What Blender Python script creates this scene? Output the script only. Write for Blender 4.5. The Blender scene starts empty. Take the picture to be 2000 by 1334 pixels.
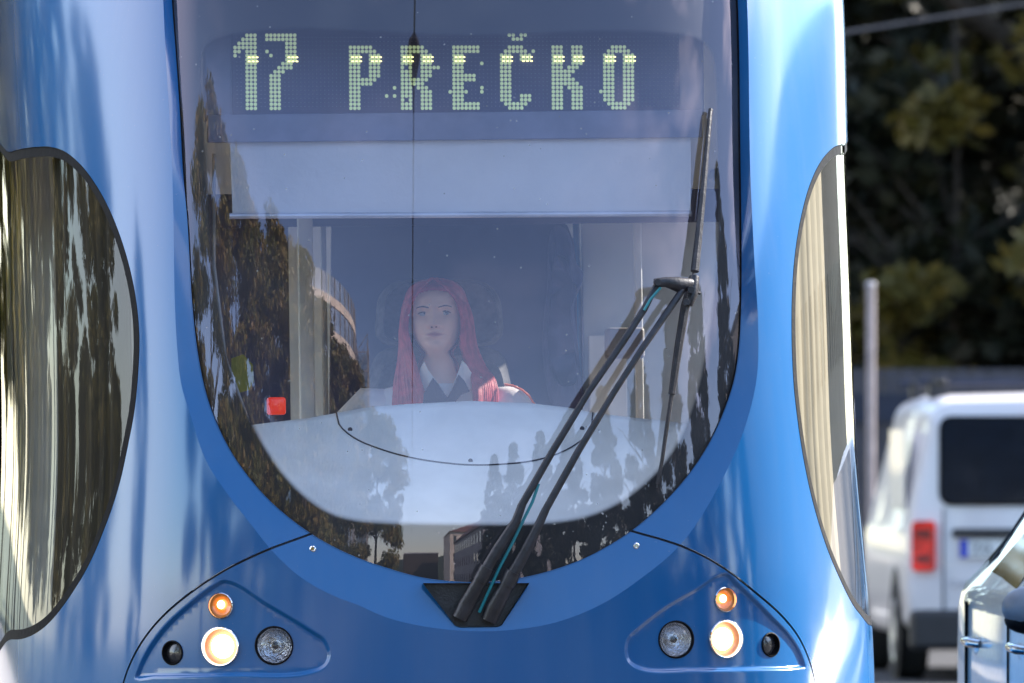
import bpy, bmesh, math, random
import numpy as np
from mathutils import Vector, Matrix, noise
from mathutils.geometry import delaunay_2d_cdt
rnd = random.Random(7)
nr = np.random.RandomState(11)
scene = bpy.context.scene
COL = scene.collection
# ---------------------------------------------------------------- camera, world, sun, exposure
F = 18500.0            # focal length in pixels of the 2000 px wide frame
CZ, VH = 1.46, 888.0   # eye height, horizon row
cd = bpy.data.cameras.new('camera'); cam = bpy.data.objects.new('camera', cd); COL.objects.link(cam)
cam.location = (0, 0, CZ); cam.rotation_euler = (math.pi/2, 0, 0)
cd.sensor_width = 36; cd.lens = F*36/2000; cd.shift_y = (VH-667)/2000
cd.clip_start = 0.5; cd.clip_end = 3000
cd.dof.use_dof = True; cd.dof.focus_distance = 25.2; cd.dof.aperture_fstop = 8.0
scene.camera = cam
SUN_AZ, SUN_EL = 117.0, 32.0        # azimuth from the camera side (-Y) towards +X
w = bpy.data.worlds.new('World'); scene.world = w; w.use_nodes = True
nt = w.node_tree; N = nt.nodes; L = nt.links
bg = N['Background']; sky = N.new('ShaderNodeTexSky'); sky.sky_type = 'NISHITA'; sky.sun_disc = False
sky.sun_elevation = math.radians(SUN_EL); sky.sun_rotation = math.radians(180-SUN_AZ)
sky.dust_density = .4; sky.air_density = 1.0; sky.ozone_density = 2.5
tc = N.new('ShaderNodeTexCoord'); mp = N.new('ShaderNodeMapping'); mp.inputs['Scale'].default_value = (1.6, 1.6, 4.0)
nz = N.new('ShaderNodeTexNoise'); nz.inputs['Scale'].default_value = 1.5; nz.inputs['Detail'].default_value = 3.5; nz.inputs['Roughness'].default_value = .55
cr = N.new('ShaderNodeValToRGB'); cr.color_ramp.elements[0].position = .49; cr.color_ramp.elements[1].position = .68
# clouds gather towards the sunny side of the sky
dot = N.new('ShaderNodeVectorMath'); dot.operation = 'DOT_PRODUCT'
dot.inputs[1].default_value = (math.sin(math.radians(100))*.75, -math.cos(math.radians(100))*.75, .66)
mr = N.new('ShaderNodeMapRange'); mr.inputs['From Min'].default_value = .55; mr.inputs['From Max'].default_value = .95
mr.inputs['To Min'].default_value = 0.05; mr.inputs['To Max'].default_value = 1.0
ml = N.new('ShaderNodeMath'); ml.operation = 'MULTIPLY'
mixc = N.new('ShaderNodeMixRGB'); mixc.inputs['Color2'].default_value = (12, 11.6, 12.2, 1)
L.new(tc.outputs['Generated'], mp.inputs['Vector']); L.new(mp.outputs['Vector'], nz.inputs['Vector']); L.new(nz.outputs['Fac'], cr.inputs['Fac'])
L.new(tc.outputs['Generated'], dot.inputs[0]); L.new(dot.outputs['Value'], mr.inputs['Value'])
dot2 = N.new('ShaderNodeVectorMath'); dot2.operation = 'DOT_PRODUCT'; dot2.inputs[1].default_value = (-.86, .12, .50)
mr2 = N.new('ShaderNodeMapRange'); mr2.inputs['From Max'].default_value = .98; mr2.inputs['To Max'].default_value = .5; mr2.inputs['From Min'].default_value = .76
mxx = N.new('ShaderNodeMath'); mxx.operation = 'MAXIMUM'; L.new(tc.outputs['Generated'], dot2.inputs[0]); L.new(dot2.outputs['Value'], mr2.inputs['Value'])
L.new(cr.outputs['Color'], ml.inputs[0]); L.new(mr.outputs['Result'], ml.inputs[1])
L.new(ml.outputs[0], mxx.inputs[0]); L.new(mr2.outputs['Result'], mxx.inputs[1]); L.new(mxx.outputs[0], mixc.inputs['Fac'])
dot3 = N.new('ShaderNodeVectorMath'); dot3.operation = 'DOT_PRODUCT'; ca, ce = math.radians(122), math.radians(28)
dot3.inputs[1].default_value = (math.sin(ca)*math.cos(ce), -math.cos(ca)*math.cos(ce), math.sin(ce)); L.new(tc.outputs['Generated'], dot3.inputs[0])
mr3 = N.new('ShaderNodeMapRange'); mr3.inputs['From Min'].default_value = .945; mr3.inputs['From Max'].default_value = .975
n3 = N.new('ShaderNodeMath'); n3.operation = 'MULTIPLY_ADD'; n3.inputs[1].default_value = .16; n3.inputs[2].default_value = -.08; L.new(nz.outputs['Fac'], n3.inputs[0])
a3 = N.new('ShaderNodeMath'); a3.operation = 'ADD'; L.new(dot3.outputs['Value'], a3.inputs[0]); L.new(n3.outputs[0], a3.inputs[1]); L.new(a3.outputs[0], mr3.inputs['Value'])
m3 = N.new('ShaderNodeMath'); m3.operation = 'MAXIMUM'; L.new(mxx.outputs[0], m3.inputs[0]); L.new(mr3.outputs['Result'], m3.inputs[1]); L.new(m3.outputs[0], mixc.inputs['Fac'])
L.new(sky.outputs['Color'], mixc.inputs['Color1']); L.new(mixc.outputs['Color'], bg.inputs['Color']); bg.inputs['Strength'].default_value = .13
sl = bpy.data.lights.new('sun', 'SUN'); sl.energy = 4.0; sl.angle = math.radians(.5); sl.color = (1, .93, .84)
sun = bpy.data.objects.new('sun', sl); COL.objects.link(sun)
a, e = math.radians(SUN_AZ), math.radians(SUN_EL)
SDIR = Vector((math.sin(a)*math.cos(e), -math.cos(a)*math.cos(e), math.sin(e)))
sun.rotation_euler = SDIR.to_track_quat('Z', 'Y').to_euler()
vs = scene.view_settings; vs.view_transform = 'Standard'; vs.look = 'None'; vs.gamma = 1; vs.exposure = 1.95
try:
    scene.cycles.max_bounces = 10; scene.cycles.transparent_max_bounces = 24; scene.cycles.glossy_bounces = 4
    scene.cycles.caustics_reflective = False; scene.cycles.caustics_refractive = False
except Exception: pass
# ---------------------------------------------------------------- materials
def newmat(name):
    m = bpy.data.materials.new(name); m.use_nodes = True
    return m, m.node_tree, m.node_tree.nodes['Principled BSDF']
def mat(name, col, rough=.5, metal=0, coat=0, var=.12, scale=8, spec=.5, col2=None, bump=0, bscale=60, alpha=1, emit=None, estr=0, coatr=.03, rvar=.15):
    m, nt, b = newmat(name); N, L = nt.nodes, nt.links
    c1 = (*col, 1); c2 = (*(col2 if col2 else [min(1, c*(1+var*1.5)) for c in col]), 1)
    if not col2: c1 = (*[c*(1-var) for c in col], 1)
    tc = N.new('ShaderNodeTexCoord'); nz = N.new('ShaderNodeTexNoise'); nz.inputs['Scale'].default_value = scale; nz.inputs['Detail'].default_value = 6
    rp = N.new('ShaderNodeValToRGB'); rp.color_ramp.elements[0].position = .35; rp.color_ramp.elements[1].position = .65
    rp.color_ramp.elements[0].color = c1; rp.color_ramp.elements[1].color = c2
    L.new(tc.outputs['Object'], nz.inputs['Vector']); L.new(nz.outputs['Fac'], rp.inputs['Fac']); L.new(rp.outputs['Color'], b.inputs['Base Color'])
    r = N.new('ShaderNodeMapRange'); r.inputs['To Min'].default_value = rough*(1-rvar); r.inputs['To Max'].default_value = min(1, rough*(1+rvar))
    L.new(nz.outputs['Fac'], r.inputs['Value']); L.new(r.outputs['Result'], b.inputs['Roughness'])
    b.inputs['Metallic'].default_value = metal; b.inputs['Coat Weight'].default_value = coat; b.inputs['Coat Roughness'].default_value = coatr
    b.inputs['Specular IOR Level'].default_value = spec; b.inputs['Alpha'].default_value = alpha
    if bump:
        n2 = N.new('ShaderNodeTexNoise'); n2.inputs['Scale'].default_value = bscale; n2.inputs['Detail'].default_value = 4
        bp = N.new('ShaderNodeBump'); bp.inputs['Strength'].default_value = bump; bp.inputs['Distance'].default_value = .01
        L.new(tc.outputs['Object'], n2.inputs['Vector']); L.new(n2.outputs['Fac'], bp.inputs['Height']); L.new(bp.outputs['Normal'], b.inputs['Normal'])
    if emit: b.inputs['Emission Color'].default_value = (*emit, 1); b.inputs['Emission Strength'].default_value = estr
    return m
def glass(name, tint=(1, 1, 1), ior=1.5, boost=0, gcol=(1, 1, 1), rough=0.0):
    m, nt, b = newmat(name); N, L = nt.nodes, nt.links; N.remove(b)
    out = [n for n in N if n.type == 'OUTPUT_MATERIAL'][0]
    t = N.new('ShaderNodeBsdfTransparent'); t.inputs['Color'].default_value = (*tint, 1)
    g = N.new('ShaderNodeBsdfGlossy'); g.inputs['Roughness'].default_value = rough; g.inputs['Color'].default_value = (*gcol, 1)
    f0 = ((ior-1)/(ior+1))**2*(1.6 if boost == 0 else boost)       # two faces of the pane
    lw = N.new('ShaderNodeLayerWeight'); lw.inputs['Blend'].default_value = .5
    pw = N.new('ShaderNodeMath'); pw.operation = 'POWER'; pw.inputs[1].default_value = 5; L.new(lw.outputs['Facing'], pw.inputs[0])
    f = N.new('ShaderNodeMapRange'); f.inputs['To Min'].default_value = f0; f.inputs['To Max'].default_value = 1; L.new(pw.outputs[0], f.inputs['Value'])
    mx = N.new('ShaderNodeMixShader'); L.new(f.outputs[0], mx.inputs[0]); L.new(t.outputs[0], mx.inputs[1]); L.new(g.outputs[0], mx.inputs[2]); L.new(mx.outputs[0], out.inputs[0])
    return m
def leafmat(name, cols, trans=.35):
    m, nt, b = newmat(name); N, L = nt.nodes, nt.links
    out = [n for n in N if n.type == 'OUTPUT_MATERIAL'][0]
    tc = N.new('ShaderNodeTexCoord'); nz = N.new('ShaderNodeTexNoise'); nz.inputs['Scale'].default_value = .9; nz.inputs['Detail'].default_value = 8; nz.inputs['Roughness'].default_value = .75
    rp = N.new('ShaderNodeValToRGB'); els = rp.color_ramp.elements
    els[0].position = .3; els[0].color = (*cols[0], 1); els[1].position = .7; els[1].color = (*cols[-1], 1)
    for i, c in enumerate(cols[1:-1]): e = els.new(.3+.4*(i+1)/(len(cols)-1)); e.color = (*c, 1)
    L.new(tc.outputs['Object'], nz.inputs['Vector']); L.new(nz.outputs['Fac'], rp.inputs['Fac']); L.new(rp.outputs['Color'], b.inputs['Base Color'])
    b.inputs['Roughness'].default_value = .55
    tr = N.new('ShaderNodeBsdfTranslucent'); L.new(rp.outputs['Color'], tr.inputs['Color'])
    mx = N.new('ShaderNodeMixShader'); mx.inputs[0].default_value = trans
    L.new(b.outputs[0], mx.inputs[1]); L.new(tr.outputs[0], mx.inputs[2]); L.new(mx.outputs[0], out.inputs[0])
    return m
M = {}
# tram paint: blue with clear coat, road grime near the edges of the coat roughness
def paint(name, col, dirt=(.25, .27, .30)):
    m, nt, b = newmat(name); N, L = nt.nodes, nt.links
    tc = N.new('ShaderNodeTexCoord')
    n1 = N.new('ShaderNodeTexNoise'); n1.inputs['Scale'].default_value = 3.0; n1.inputs['Detail'].default_value = 8; n1.inputs['Roughness'].default_value = .6
    mp = N.new('ShaderNodeMapping'); mp.inputs['Scale'].default_value = (9, 9, 1.1)
    n2 = N.new('ShaderNodeTexNoise'); n2.inputs['Scale'].default_value = 2.2; n2.inputs['Detail'].default_value = 5
    n3 = N.new('ShaderNodeTexNoise'); n3.inputs['Scale'].default_value = 160; n3.inputs['Detail'].default_value = 2
    L.new(tc.outputs['Object'], n1.inputs['Vector']); L.new(tc.outputs['Object'], mp.inputs['Vector']); L.new(mp.outputs[0], n2.inputs['Vector']); L.new(tc.outputs['Object'], n3.inputs['Vector'])
    r1 = N.new('ShaderNodeValToRGB'); r1.color_ramp.elements[0].position = .45; r1.color_ramp.elements[1].position = .8
    r1.color_ramp.elements[0].color = (0, 0, 0, 1); r1.color_ramp.elements[1].color = (.04, .04, .04, 1)
    L.new(n2.outputs['Fac'], r1.inputs['Fac'])
    r3 = N.new('ShaderNodeValToRGB'); r3.color_ramp.elements[0].position = .74; r3.color_ramp.elements[1].position = .77; r3.color_ramp.elements[1].color = (.25, .25, .25, 1)
    L.new(n3.outputs['Fac'], r3.inputs['Fac'])
    ad = N.new('ShaderNodeMath'); ad.operation = 'ADD'; ad.use_clamp = True; L.new(r1.outputs[0], ad.inputs[0]); L.new(r3.outputs[0], ad.inputs[1])
    mx = N.new('ShaderNodeMixRGB'); mx.inputs['Color1'].default_value = (*col, 1); mx.inputs['Color2'].default_value = (*dirt, 1)
    L.new(ad.outputs[0], mx.inputs['Fac']); L.new(mx.outputs[0], b.inputs['Base Color'])
    b.inputs['Roughness'].default_value = .32; b.inputs['Coat Weight'].default_value = 1.0; b.inputs['Coat IOR'].default_value = 1.72; b.inputs['Specular IOR Level'].default_value = .05; b.inputs['Metallic'].default_value = .0
    cr = N.new('ShaderNodeMapRange'); cr.inputs['To Min'].default_value = .05; cr.inputs['To Max'].default_value = .16
    L.new(n1.outputs['Fac'], cr.inputs['Value']); L.new(cr.outputs['Result'], b.inputs['Coat Roughness'])
    return m
M['blue'] = paint('tram_blue_paint', (.003, .108, .31))
M['groove'] = mat('panel_gap_black', (.006, .012, .035), .5)
M['rubber'] = mat('black_rubber', (.006, .006, .007), .6, bump=.2, spec=.12)
M['blackpl'] = mat('black_wiper_plastic', (.022, .02, .024), .38, var=.3, scale=30, bump=.15, bscale=150)
M['frit'] = mat('black_ceramic_frit', (.006, .006, .008), .6)
M['screenglass'] = glass('windscreen_glass', (.93, .93, .95), 1.66, gcol=(.98, .87, 1))
M['sideglass'] = glass('side_window_glass', (.68, .67, .62), 1.5, 1.1)
M['lensglass'] = glass('lamp_lens_glass', (.97, .97, .97), 1.45)
M['chrome'] = mat('chrome', (.75, .75, .76), .08, 1, var=.03)
M['reflector'] = mat('lamp_reflector', (.6, .6, .63), .16, 1, var=.1, scale=90, bump=.5, bscale=120)
M['warmlamp'] = mat('lit_headlamp_bulb', (1, .9, .8), .3, emit=(1, .82, .62), estr=1.6)
M['warmglow'] = mat('lit_headlamp_bowl', (.50, .22, .12), .35, .8, emit=(1, .40, .18), estr=.07)
M['amberlit'] = mat('lit_amber_bulb', (1, .8, .5), .3, emit=(1, .62, .3), estr=1.6)
M['amber'] = mat('amber_lens', (.75, .24, .03), .22, coat=1, emit=(1, .3, .05), estr=.05)
M['darklens'] = mat('dark_lens', (.03, .027, .03), .25, coat=1)
M['dash'] = mat('pale_dashboard_plastic', (.82, .83, .80), .42, var=.05, bump=.1, bscale=400)
M['dashline'] = mat('dashboard_seam', (.05, .05, .07), .6)
M['blind'] = mat('grey_roller_blind_cloth', (.74, .73, .78), .8, var=.06, scale=3, bump=.15, bscale=40)
M['blindbar'] = mat('blind_bar_aluminium', (.55, .55, .62), .35, .4)
M['housing'] = mat('display_housing_grey', (.22, .24, .36), .5)
M['panel'] = mat('display_panel_dark', (.075, .075, .15), .55)
M['dot'] = mat('yellow_green_flip_dot', (.55, .72, .36), .45, var=.08, scale=60, emit=(.62, .78, .45), estr=.10)
M['dotoff'] = mat('unlit_dot', (.24, .28, .30), .5)
M['led'] = mat('lit_led_point', (1, 1, .5), .4, emit=(1, .92, .35), estr=.7)
M['cabwall'] = mat('dark_cab_partition', (.085, .09, .17), .7, var=.2, scale=3)
M['cablight'] = mat('pale_saloon_panel', (.78, .79, .79), .55, var=.06)
M['cabcream'] = mat('cream_inner_lining', (.42, .40, .33), .5, var=.06)
M['curtain'] = mat('added_beige_curtain', (.44, .40, .33), .8, var=.06)
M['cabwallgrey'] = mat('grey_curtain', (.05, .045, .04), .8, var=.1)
M['grey'] = mat('grey_pole', (.35, .34, .36), .4, var=.06)
M['seat'] = mat('charcoal_seat_cloth', (.018, .019, .024), .85, var=.4, scale=26, col2=(.10, .10, .11))
M['skin'] = None
# ---------------------------------------------------------------- generic mesh helpers
def tag(o, label=None, cat=None, group=None, kind=None):
    if label: o['label'] = label
    if cat: o['category'] = cat
    if group: o['group'] = group
    if kind: o['kind'] = kind
    return o
def mobj(name, verts, faces, m, parent=None, smooth=False, auto=None):
    me = bpy.data.meshes.new(name); me.from_pydata([tuple(v) for v in verts], [], [tuple(f) for f in faces])
    if isinstance(m, (list, tuple)):
        for x in m: me.materials.append(x)
    else: me.materials.append(m)
    me.update()
    if smooth: me.polygons.foreach_set('use_smooth', [True]*len(me.polygons))
    if auto is not None:
        try: me.set_sharp_from_angle(angle=math.radians(auto))
        except Exception: pass
    o = bpy.data.objects.new(name, me); COL.objects.link(o)
    if parent: o.parent = parent
    return o
def empty(name, loc=(0, 0, 0), rz=0, parent=None):
    o = bpy.data.objects.new(name, None); COL.objects.link(o); o.location = loc; o.rotation_euler = (0, 0, rz); o.empty_display_size = .2
    if parent: o.parent = parent
    return o
class MB:
    def __init__(s): s.v = []; s.f = []
    def add(s, vs, fs):
        k = len(s.v); s.v += [tuple(x) for x in vs]; s.f += [tuple(i+k for i in f) for f in fs]; return s
    def box(s, x0, x1, y0, y1, z0, z1, mtx=None, bev=0):
        if bev:
            bm = bmesh.new(); bmesh.ops.create_cube(bm, size=1)
            for v in bm.verts: v.co = Vector(((x0+x1)/2+v.co.x*(x1-x0), (y0+y1)/2+v.co.y*(y1-y0), (z0+z1)/2+v.co.z*(z1-z0)))
            bmesh.ops.bevel(bm, geom=bm.edges[:], offset=bev, segments=3, affect='EDGES', profile=.5)
            bm.verts.index_update(); vs = [v.co.copy() for v in bm.verts]; fs = [[v.index for v in f.verts] for f in bm.faces]; bm.free()
        else:
            vs = [Vector((x, y, z)) for z in (z0, z1) for y in (y0, y1) for x in (x0, x1)]
            fs = [(0, 2, 3, 1), (4, 5, 7, 6), (0, 1, 5, 4), (2, 6, 7, 3), (0, 4, 6, 2), (1, 3, 7, 5)]
        if mtx: vs = [mtx @ v for v in vs]
        return s.add(vs, fs)
    def tube(s, pts, rad, n=10, flat=None, cap=True):
        pts = [Vector(p) for p in pts]; m = len(pts)
        rad = [rad]*m if isinstance(rad, (int, float)) else list(rad)
        up = None; vs = []
        for i, p in enumerate(pts):
            t = (pts[min(i+1, m-1)]-pts[max(i-1, 0)]).normalized()
            if up is None:
                up = Vector(flat[1]) if flat else (Vector((0, 0, 1)) if abs(t.z) < .9 else Vector((1, 0, 0)))
            a_ = t.cross(up).normalized(); b_ = a_.cross(t).normalized(); up = b_
            k = flat[0] if flat else 1
            for j in range(n):
                q = 2*math.pi*j/n; vs.append(p+a_*math.cos(q)*rad[i]+b_*math.sin(q)*rad[i]*k)
        fs = [(i*n+j, i*n+(j+1) % n, (i+1)*n+(j+1) % n, (i+1)*n+j) for i in range(m-1) for j in range(n)]
        if cap: fs += [tuple(range(n-1, -1, -1)), tuple(range((m-1)*n, m*n))]
        return s.add(vs, fs)
    def lathe(s, prof, mtx, n=40):        # prof: (radius, depth) around local Y
        vs = []; 
        for r, d in prof:
            for j in range(n): q = 2*math.pi*j/n; vs.append(mtx @ Vector((r*math.cos(q), d, r*math.sin(q))))
        fs = [(i*n+j, i*n+(j+1) % n, (i+1)*n+(j+1) % n, (i+1)*n+j) for i in range(len(prof)-1) for j in range(n)]
        if prof[-1][0] < 1e-4: pass
        return s.add(vs, fs)
    def prism(s, poly, y0, y1, mtx=None):  # poly of (x,z), extruded along y
        n = len(poly); vs = [Vector((x, y0, z)) for x, z in poly]+[Vector((x, y1, z)) for x, z in poly]
        if mtx: vs = [mtx @ v for v in vs]
        fs = [tuple(range(n)), tuple(range(2*n-1, n-1, -1))]+[(i, i+n, (i+1) % n+n, (i+1) % n) for i in range(n)]
        return s.add(vs, fs)
    def ball(s, c, r, n=16, m=10):
        r = (r, r, r) if isinstance(r, (int, float)) else r
        vs = [(c[0]+r[0]*math.sin(math.pi*i/m)*math.cos(2*math.pi*j/n), c[1]+r[1]*math.sin(math.pi*i/m)*math.sin(2*math.pi*j/n), c[2]+r[2]*math.cos(math.pi*i/m)) for i in range(m+1) for j in range(n)]
        return s.add(vs, [(i*n+j, (i+1)*n+j, (i+1)*n+(j+1) % n, i*n+(j+1) % n) for i in range(m) for j in range(n)])
    def build(s, name, m, parent=None, smooth=False, auto=40): return mobj(name, s.v, s.f, m, parent, smooth, auto if smooth else None)
# ---------------------------------------------------------------- tram frame and surface
PSI, ROLL, XC, YC = math.radians(5), math.radians(.8), -.078, 25.0
RM = Matrix.Rotation(PSI, 3, 'Z') @ Matrix.Rotation(-ROLL, 3, 'Y')
R = np.array(RM); T0 = np.array([XC, YC, 0])
def proj(P):
    W = P @ R.T + T0; return np.stack([1000+F*W[..., 0]/W[..., 1], VH-F*(W[..., 2]-CZ)/W[..., 1]], -1)
def at_y(u, v, yl):     # point of the tram's own space seen at (u, v) on the plane y = yl
    u, v, yl = np.broadcast_arrays(np.asarray(u, float), np.asarray(v, float), np.asarray(yl, float))
    d = np.stack([(u-1000)/F, np.ones_like(u), (VH-v)/F], -1) @ R
    o = (np.array([0, 0, CZ])-T0) @ R
    t = (yl-o[1])/d[..., 1]; return o+d*t[..., None]
KS = [0, .25, .54, .68, .80, .88, .96, 1.05, 1.2, 1.35, 1.5, 1.65, 1.85, 2.2, 2.8, 12]; KT = [0, 5.5, 13, 21, 31, 43, 53, 58, 63, 67.5, 74, 81, 86, 88.5, 89.8, 90]
s_ = np.arange(0, 12.001, .001); th = np.interp(s_, KS, KT); kk = np.exp(-.5*(np.arange(-200, 201)/55.)**2); kk /= kk.sum()
th = np.radians(np.convolve(np.concatenate([-th[200:0:-1], th, np.full(200, 90)]), kk, 'valid'))
X_ = np.concatenate([[0], np.cumsum(np.cos(th[:-1])*.001)]); Y_ = np.concatenate([[0], np.cumsum(np.sin(th[:-1])*.001)])
def sst(x): x = np.clip(x, 0, 1); return x*x*x*(x*(6*x-15)+10)
def P0(s, z):
    a_ = np.abs(s); x = np.interp(a_, s_, X_)*np.sign(s); y = np.interp(a_, s_, Y_)
    nar = .031*sst((z-.7)/1.0)-.010*sst((z-2.1)/.7)+.05*sst((z-2.75)/.5)
    t = .11*np.maximum(0, z-1.1)**2*1.0+.35*np.maximum(0, z-2.85)**2+.25*np.maximum(0, .75-z)**2
    return np.stack([x*(1-nar), y+t, z], -1)
def N0(s, z, h=.004):
    a_ = P0(s+h, z)-P0(s-h, z); b_ = P0(s, z+h)-P0(s, z-h); n = np.cross(a_, b_); return n/np.linalg.norm(n, axis=-1, keepdims=True)
def PD(s, z, D): return P0(s, z)-N0(s, z)*D[..., None]
GS, GZ = np.meshgrid(np.linspace(-2.1, 1.35, 346), np.linspace(.35, 3.1, 276)); GP = proj(P0(GS.ravel(), GZ.ravel()))
GN = N0(GS.ravel(), GZ.ravel()) @ R.T; GOK = (GN[:, 1] < -.02)
def inv(pts, D=0.0):          # pixels -> (s, z)
    out = []
    for (u, v) in pts:
        d = (GP[:, 0]-u)**2+(GP[:, 1]-v)**2+(~GOK)*1e6; i = d.argmin(); p = np.array([GS.ravel()[i], GZ.ravel()[i]])
        for it in range(12):
            q = np.array([p, p+[1e-4, 0], p+[0, 1e-4]]); r_ = proj(PD(q[:, 0], q[:, 1], np.full(3, D)))
            J = np.stack([(r_[1]-r_[0])/1e-4, (r_[2]-r_[0])/1e-4], 1)
            try: st = np.linalg.solve(J, np.array([u, v])-r_[0])
            except Exception: break
            p = p+np.clip(st, -.05, .05)
        out.append(p)
    return np.array(out)
def crom(pts, step, closed=True, keep=()):   # smooth resampling of a polyline
    P = np.asarray(pts, float); n = len(P); out = []
    rng = range(n if closed else n-1)
    for i in rng:
        if closed: a_, b_, c_, d_ = P[(i-1) % n], P[i], P[(i+1) % n], P[(i+2) % n]
        else: a_, b_, c_, d_ = P[max(i-1, 0)], P[i], P[i+1], P[min(i+2, n-1)]
        L_ = np.linalg.norm(c_-b_); k = max(1, int(L_/step))
        la = max(np.linalg.norm(b_-a_), 1e-6); lc = max(np.linalg.norm(d_-c_), 1e-6)
        m1 = (c_-b_)*.5+(b_-a_)*.5*L_/la if la > 1e-5 else c_-b_; m2 = (c_-b_)*.5+(d_-c_)*.5*L_/lc if lc > 1e-5 else c_-b_
        for j in range(k):
            t = j/k; out.append((2*t**3-3*t*t+1)*b_+(t**3-2*t*t+t)*m1+(-2*t**3+3*t*t)*c_+(t**3-t*t)*m2)
    if not closed: out.append(P[-1])
    return np.array(out)
def inpoly(p, poly):
    x, y = p[:, 0], p[:, 1]; r_ = np.zeros(len(p), bool); n = len(poly)
    for i in range(n):
        x1, y1 = poly[i]; x2, y2 = poly[(i+1) % n]
        if y1 == y2: continue
        c = ((y1 > y) != (y2 > y)) & (x < (x2-x1)*(y-y1)/(y2-y1)+x1); r_ ^= c
    return r_
def pdist(p, poly, closed=True):
    d = np.full(len(p), 1e9); n = len(poly)
    for i in range(n if closed else n-1):
        a_ = poly[i]; b_ = poly[(i+1) % n]; ab = b_-a_; l = max(ab @ ab, 1e-12)
        t = np.clip(((p-a_) @ ab)/l, 0, 1); q = a_+t[:, None]*ab; d = np.minimum(d, np.hypot(*(p-q).T))
    return d
def offs(poly, d):      # offset of a closed polygon, d > 0 inwards
    n = len(poly); A = .5*sum(poly[i][0]*poly[(i+1) % n][1]-poly[(i+1) % n][0]*poly[i][1] for i in range(n)); sg = 1 if A > 0 else -1
    t = np.roll(poly, -1, 0)-np.roll(poly, 1, 0); t /= np.maximum(np.linalg.norm(t, axis=1, keepdims=True), 1e-9)
    return poly+np.stack([-t[:, 1], t[:, 0]], 1)*d*sg
HG = .034    # how far the windscreen lies behind the shell
G_px = [(336,5),(343,100),(350,200),(357,330),(366,433),(376,600),(388,700),(406,780),(434,850),(468,908),(528,979),(604,1040),(650,1067),(700,1090),(755,1109),(825,1128),(880,1135),(930,1137),(985,1133),(1035,1125),(1090,1110),(1140,1091),(1195,1062),(1241,1031),(1300,978),(1350,920),(1387,862),(1415,800),(1433,745),(1441,700),(1446,643),(1448,433),(1445,200),(1441,0)]
O_px = [(319,5),(325,130),(334,280),(339,433),(341,573),(346,678),(354,750),(372,811),(402,899),(437,955),(490,1024),(539,1084),(595,1133),(655,1165),(700,1182),(755,1206),(825,1223),(890,1231),(940,1233),(1010,1229),(1087,1215),(1175,1180),(1262,1122),(1320,1073),(1357,1028),(1405,947),(1442,870),(1468,790),(1479,730),(1481,643),(1473,500),(1466,350),(1462,100),(1459,0)]
Gs = inv(G_px, HG); Os = inv(O_px)
print('G', Gs[0], Gs[-1], 'O', Os[0], Os[-1]); ga, gb_ = Gs[0][0], Gs[-1][0]; gt = np.array([[gb_, 2.76], [gb_-.03, 2.86], [gb_-.12, 2.90], [ga+.12, 2.90], [ga+.03, 2.86], [ga, 2.76]])
G = crom(np.concatenate([Gs, gt]), .014)
oa, ob = Os[0][0], Os[-1][0]; ot = np.array([[ob, 2.80], [ob-.03, 2.92], [ob-.13, 2.965], [oa+.13, 2.965], [oa+.03, 2.92], [oa, 2.80]])
O = crom(np.concatenate([Os, ot]), .014)
HL_px = [(604,1042),(525,1073),(437,1115),(350,1175),(297,1227),(262,1280),(241,1334)]
HR_px = [(1243,1037),(1300,1055),(1370,1084),(1422,1115),(1475,1157),(1527,1203),(1562,1248),(1583,1297),(1592,1334)]
HLp = inv(HL_px); HRp = inv(HR_px)
HL = crom(np.concatenate([HLp[:1]+[.05, .02], HLp, HLp[-1:]+[[-.03, -.12]], HLp[-1:]+[[-.05, -.45]]]), .014, False)
HR = crom(np.concatenate([HRp[:1]+[-.05, .02], HRp, HRp[-1:]+[[.02, -.12]], HRp[-1:]+[[.03, -.45]]]), .014, False)
def band(line, h):
    t = np.gradient(line, axis=0); t /= np.linalg.norm(t, axis=1, keepdims=True); n = np.stack([-t[:, 1], t[:, 0]], 1)
    return np.concatenate([line+n*h, (line-n*h)[::-1]])
GRL, GRR = band(HL, .0032), band(HR, .0032)
NOSE = np.concatenate([HL, HR[::-1]])
# lamp pods
PL_px = [(437,1131),(525,1178),(612,1231),(637,1249),(647,1280),(638,1302),(609,1316),(450,1322),(300,1325),(262,1325),(268,1305),(285,1270),(320,1222),(370,1176),(415,1142)]
PR_px = [(1421,1118),(1350,1154),(1300,1183),(1245,1225),(1224,1245),(1219,1273),(1227,1296),(1255,1311),(1350,1313),(1480,1311),(1560,1308),(1574,1304),(1566,1275),(1545,1240),(1510,1203),(1470,1163),(1440,1135)]
PODS = [crom(inv(p), .006) for p in (PL_px, PR_px)]
PAN = inv([(826,1139),(1034,1139),(980,1221),(972,1224),(898,1225),(889,1222)])
PAN = np.concatenate([np.linspace(PAN[i], PAN[(i+1) % len(PAN)], 7)[:-1] for i in range(len(PAN))])
LAMPS = [('amber',429,1183,25,0),('main',428,1263,38,0),('clear',534,1261,38,0),('dark',333,1275,24,0),
         ('amber',1420,1171,24,1),('main',1421,1248,37,1),('clear',1323,1249,37,1),('dark',1510,1259,24,1)]
LC = []
for k, u, v, r, sd in LAMPS:
    c = inv([(u, v)])[0]; LC.append((k, c, r/740.0, sd))
HOLES = [np.array([[c[0]+r*math.cos(q), c[1]+r*math.sin(q)] for q in np.linspace(0, 2*math.pi, 41)[:-1]]) for k, c, r, sd in LC]
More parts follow.
